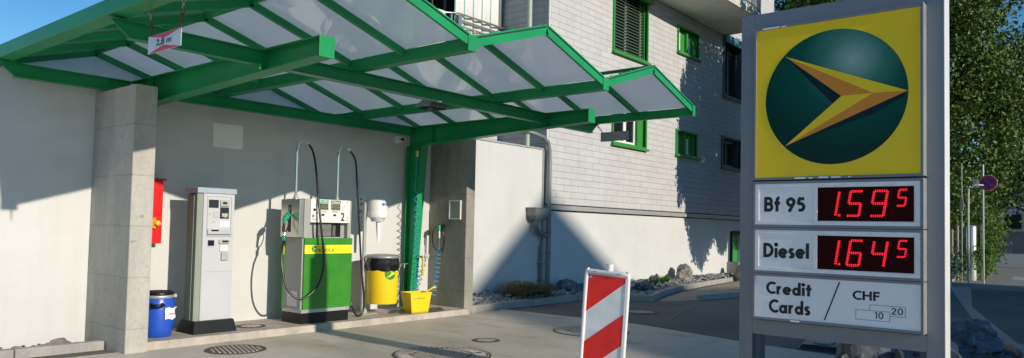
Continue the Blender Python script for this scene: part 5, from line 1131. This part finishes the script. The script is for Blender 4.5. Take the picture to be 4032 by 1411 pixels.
tree('conifer_tree', (49, 3.4, 0), 13, [(49,3.9,12.2,3.0,1.3,1.0),(49,3.9,10.4,3.4,1.6,1.2),(49,4.0,8.4,3.8,2.0,1.4),(49,4.3,6.2,4,2.2,1.6),(49,4.6,4.4,4,2.3,1.4)], 14000, .22, 'dark conifer with layered branches at the right edge', 17, 'leafd', .25)
tree('far_tree', (100, 13, 0), 9, [(100,17,6.0,5,4.4,3.8),(104,13.6,4.6,4,2.2,2.4)], 9000, .45, 'pale green tree in front of the boarded building', 23, 'leafl', .3)
def bush(name, blobs, n, size, label, mat, flowers=0, seed=5):
    t = thing(name, (blobs[0][0], blobs[0][1], 0), label, 'bush'); crown(MB(), blobs, n, size, seed, .35).build('foliage', M[mat], t)
    m_ = MB(); b0_ = blobs[0]
    for k in range(5): m_.tube([(b0_[0]+rnd.uniform(-.2,.2), b0_[1]+rnd.uniform(-.2,.2), 0), (b0_[0]+rnd.uniform(-.5,.5), b0_[1]+rnd.uniform(-.3,.3), b0_[2]+.2)], .02, 5)
    m_.build('stems', M['bark'], t)
    if flowers:
        m_ = MB(); r = random.Random(seed)
        for _ in range(flowers):
            b_ = blobs[r.randrange(len(blobs))]; d_ = V((-abs(r.gauss(0,1)), r.gauss(0,1), r.gauss(0,1))).normalized(); p_ = V(b_[:3]) + V((d_.x*b_[3], d_.y*b_[4], d_.z*b_[5])); m_.rock(p_, .05,.06,.05, 1, 0, 0, .1)
        tag(m_.build('flowers', M['petal'], t), kind='stuff')
    return t
bush('flowering_bush', [(29.8,5.1,.85,1.2,.62,.75),(30.4,4.85,.55,1.0,.5,.5)], 6000, .075, 'green bush dotted with white flowers at the sign post', 'leafl', 90, 3)
bush('vine_bush', [(33.5,4.02,1.8,.9,.36,1.25),(33.2,4.2,.8,1.0,.5,.7),(36,4.5,.9,1.2,.45,.8)], 7000, .11, 'bright green climbing bush under the no parking sign', 'leafl', 0, 9)
bush('hedge', [(44,6.6,2.2,3,1.2,2.2),(50,7.6,2.4,4,1.6,2.4),(36,5.5,2.0,1.6,.9,2.0),(35,4.9,3.4,1.2,.8,1.2),(38,4.6,2.6,2,.8,1.6)], 20000, .16, 'dark green hedge behind the wooden posts', 'leaf', 0, 13)
# weeping tree behind the price sign: it throws the leafy shade on the house front
wt = thing('weeping_tree', (24.4, 6.3, 0), 'drooping tree behind the price sign whose top leaves show above the sign', 'tree')
r = random.Random(4); lv = []
def bottom(x):
    k = [(20.3,3.4),(20.6,2.2),(21.0,2.6),(21.25,1.5),(21.8,.55),(22.4,.25),(22.9,.9),(23.3,1.3),(23.7,.7),(24.3,.9),(24.8,1.5),(25.2,1.0),(28,.6)]
    for (xa, za), (xb, zb) in zip(k, k[1:]):
        if xa <= x <= xb: return za + (zb-za)*(x-xa)/(xb-xa)
    return 1
def topz(x): return 6.9 if x < 20.75 else (7.4 if x < 21.3 else 8.6)
for i in range(2700):
    x = 20.42 + 6.4*r.random(); y = 6.3 + r.uniform(-1.0, 1.0)
    if x < 21.5 and noise.noise(V((x*1.3, i*.37, 0))) > .28: continue
    zb = bottom(x) + abs(r.gauss(0, .35)); zt = topz(x) - abs(r.gauss(0, .5))
    z0 = r.uniform(zb, max(zb, zt-1.2)) if r.random() < .8 else zb; L_ = min(zt-z0, r.uniform(.7, 2.2))
    if L_ <= 0: continue
    if x < 21.1:
        g_ = .32*noise.noise(V((z0*.9, 2.2, 0))) + .25
        x += g_*max(0, min(1, (z0-2.2)/2.0))
    Dd = 10.4 - y; n_ = int(L_*26); sx_ = r.uniform(-.12,.12)
    for k in range(n_):
        t = k/n_; lv.append((x + sx_*t + r.gauss(0,.05) - TX*Dd, y + r.gauss(0,.05), z0 + L_*(1-t) + TY*Dd))
leaves(MB(), lv, .125, .72, r, .6).build('crown', M['leaf'], wt)
m_ = MB().tube(smooth([(24.5,6.3,0),(24.4,6.3,3),(24.6,6.2,6),(24.4,6.3,9.5)], 4), [.2,.19,.18,.17,.16,.15,.13,.12,.1,.09,.07,.06,.05], 10)
for k in range(9):
    a = k*2.1; h = 5.5+k*.45; m_.tube(smooth([(24.45,6.3,h), (24.45+1.4*math.cos(a), 6.3+.5*math.sin(a), h+.9), (24.45+2.6*math.cos(a), 6.3+.9*math.sin(a), h+.5)], 4), [.06,.055,.05,.045,.04,.035,.03,.02,.015], 6)
m_.build('trunk', M['bark'], wt)
# tall gabled building opposite, outside the picture: it shades the right half of the forecourt
DY = 55.4; dx, dz = -TX*DY, TY*DY
prof = [(6.0,-4.2),(9.11,-1.6),(13.95,2.45),(17.3,.35),(19.3,-.35),(22.0,-.75),(30.6,-.95)]
nb_ = thing('apartment_building', (15, -50, 0), 'tall pale apartment building with a gable facing the station across the road', 'building')
pts = [(x+dx, 10.4-DY, z+dz) for x, z in prof]; MB().prism([(pts[0][0], 10.4-DY, -1)] + pts + [(pts[-1][0], 10.4-DY, -1)], (0,-14,0)).build('wall', M['bluewall'], nb_)
m_ = MB()
for i in range(4):
    for j in range(5): m_.box(8+i*6, 9.4+i*6, 10.4-DY, 10.4-DY+.03, 1.2+j*2.8, 2.8+j*2.8)
m_.build('window', M['pane'], nb_)
for o in bpy.data.objects:
    if '_o' in o: del o['_o']
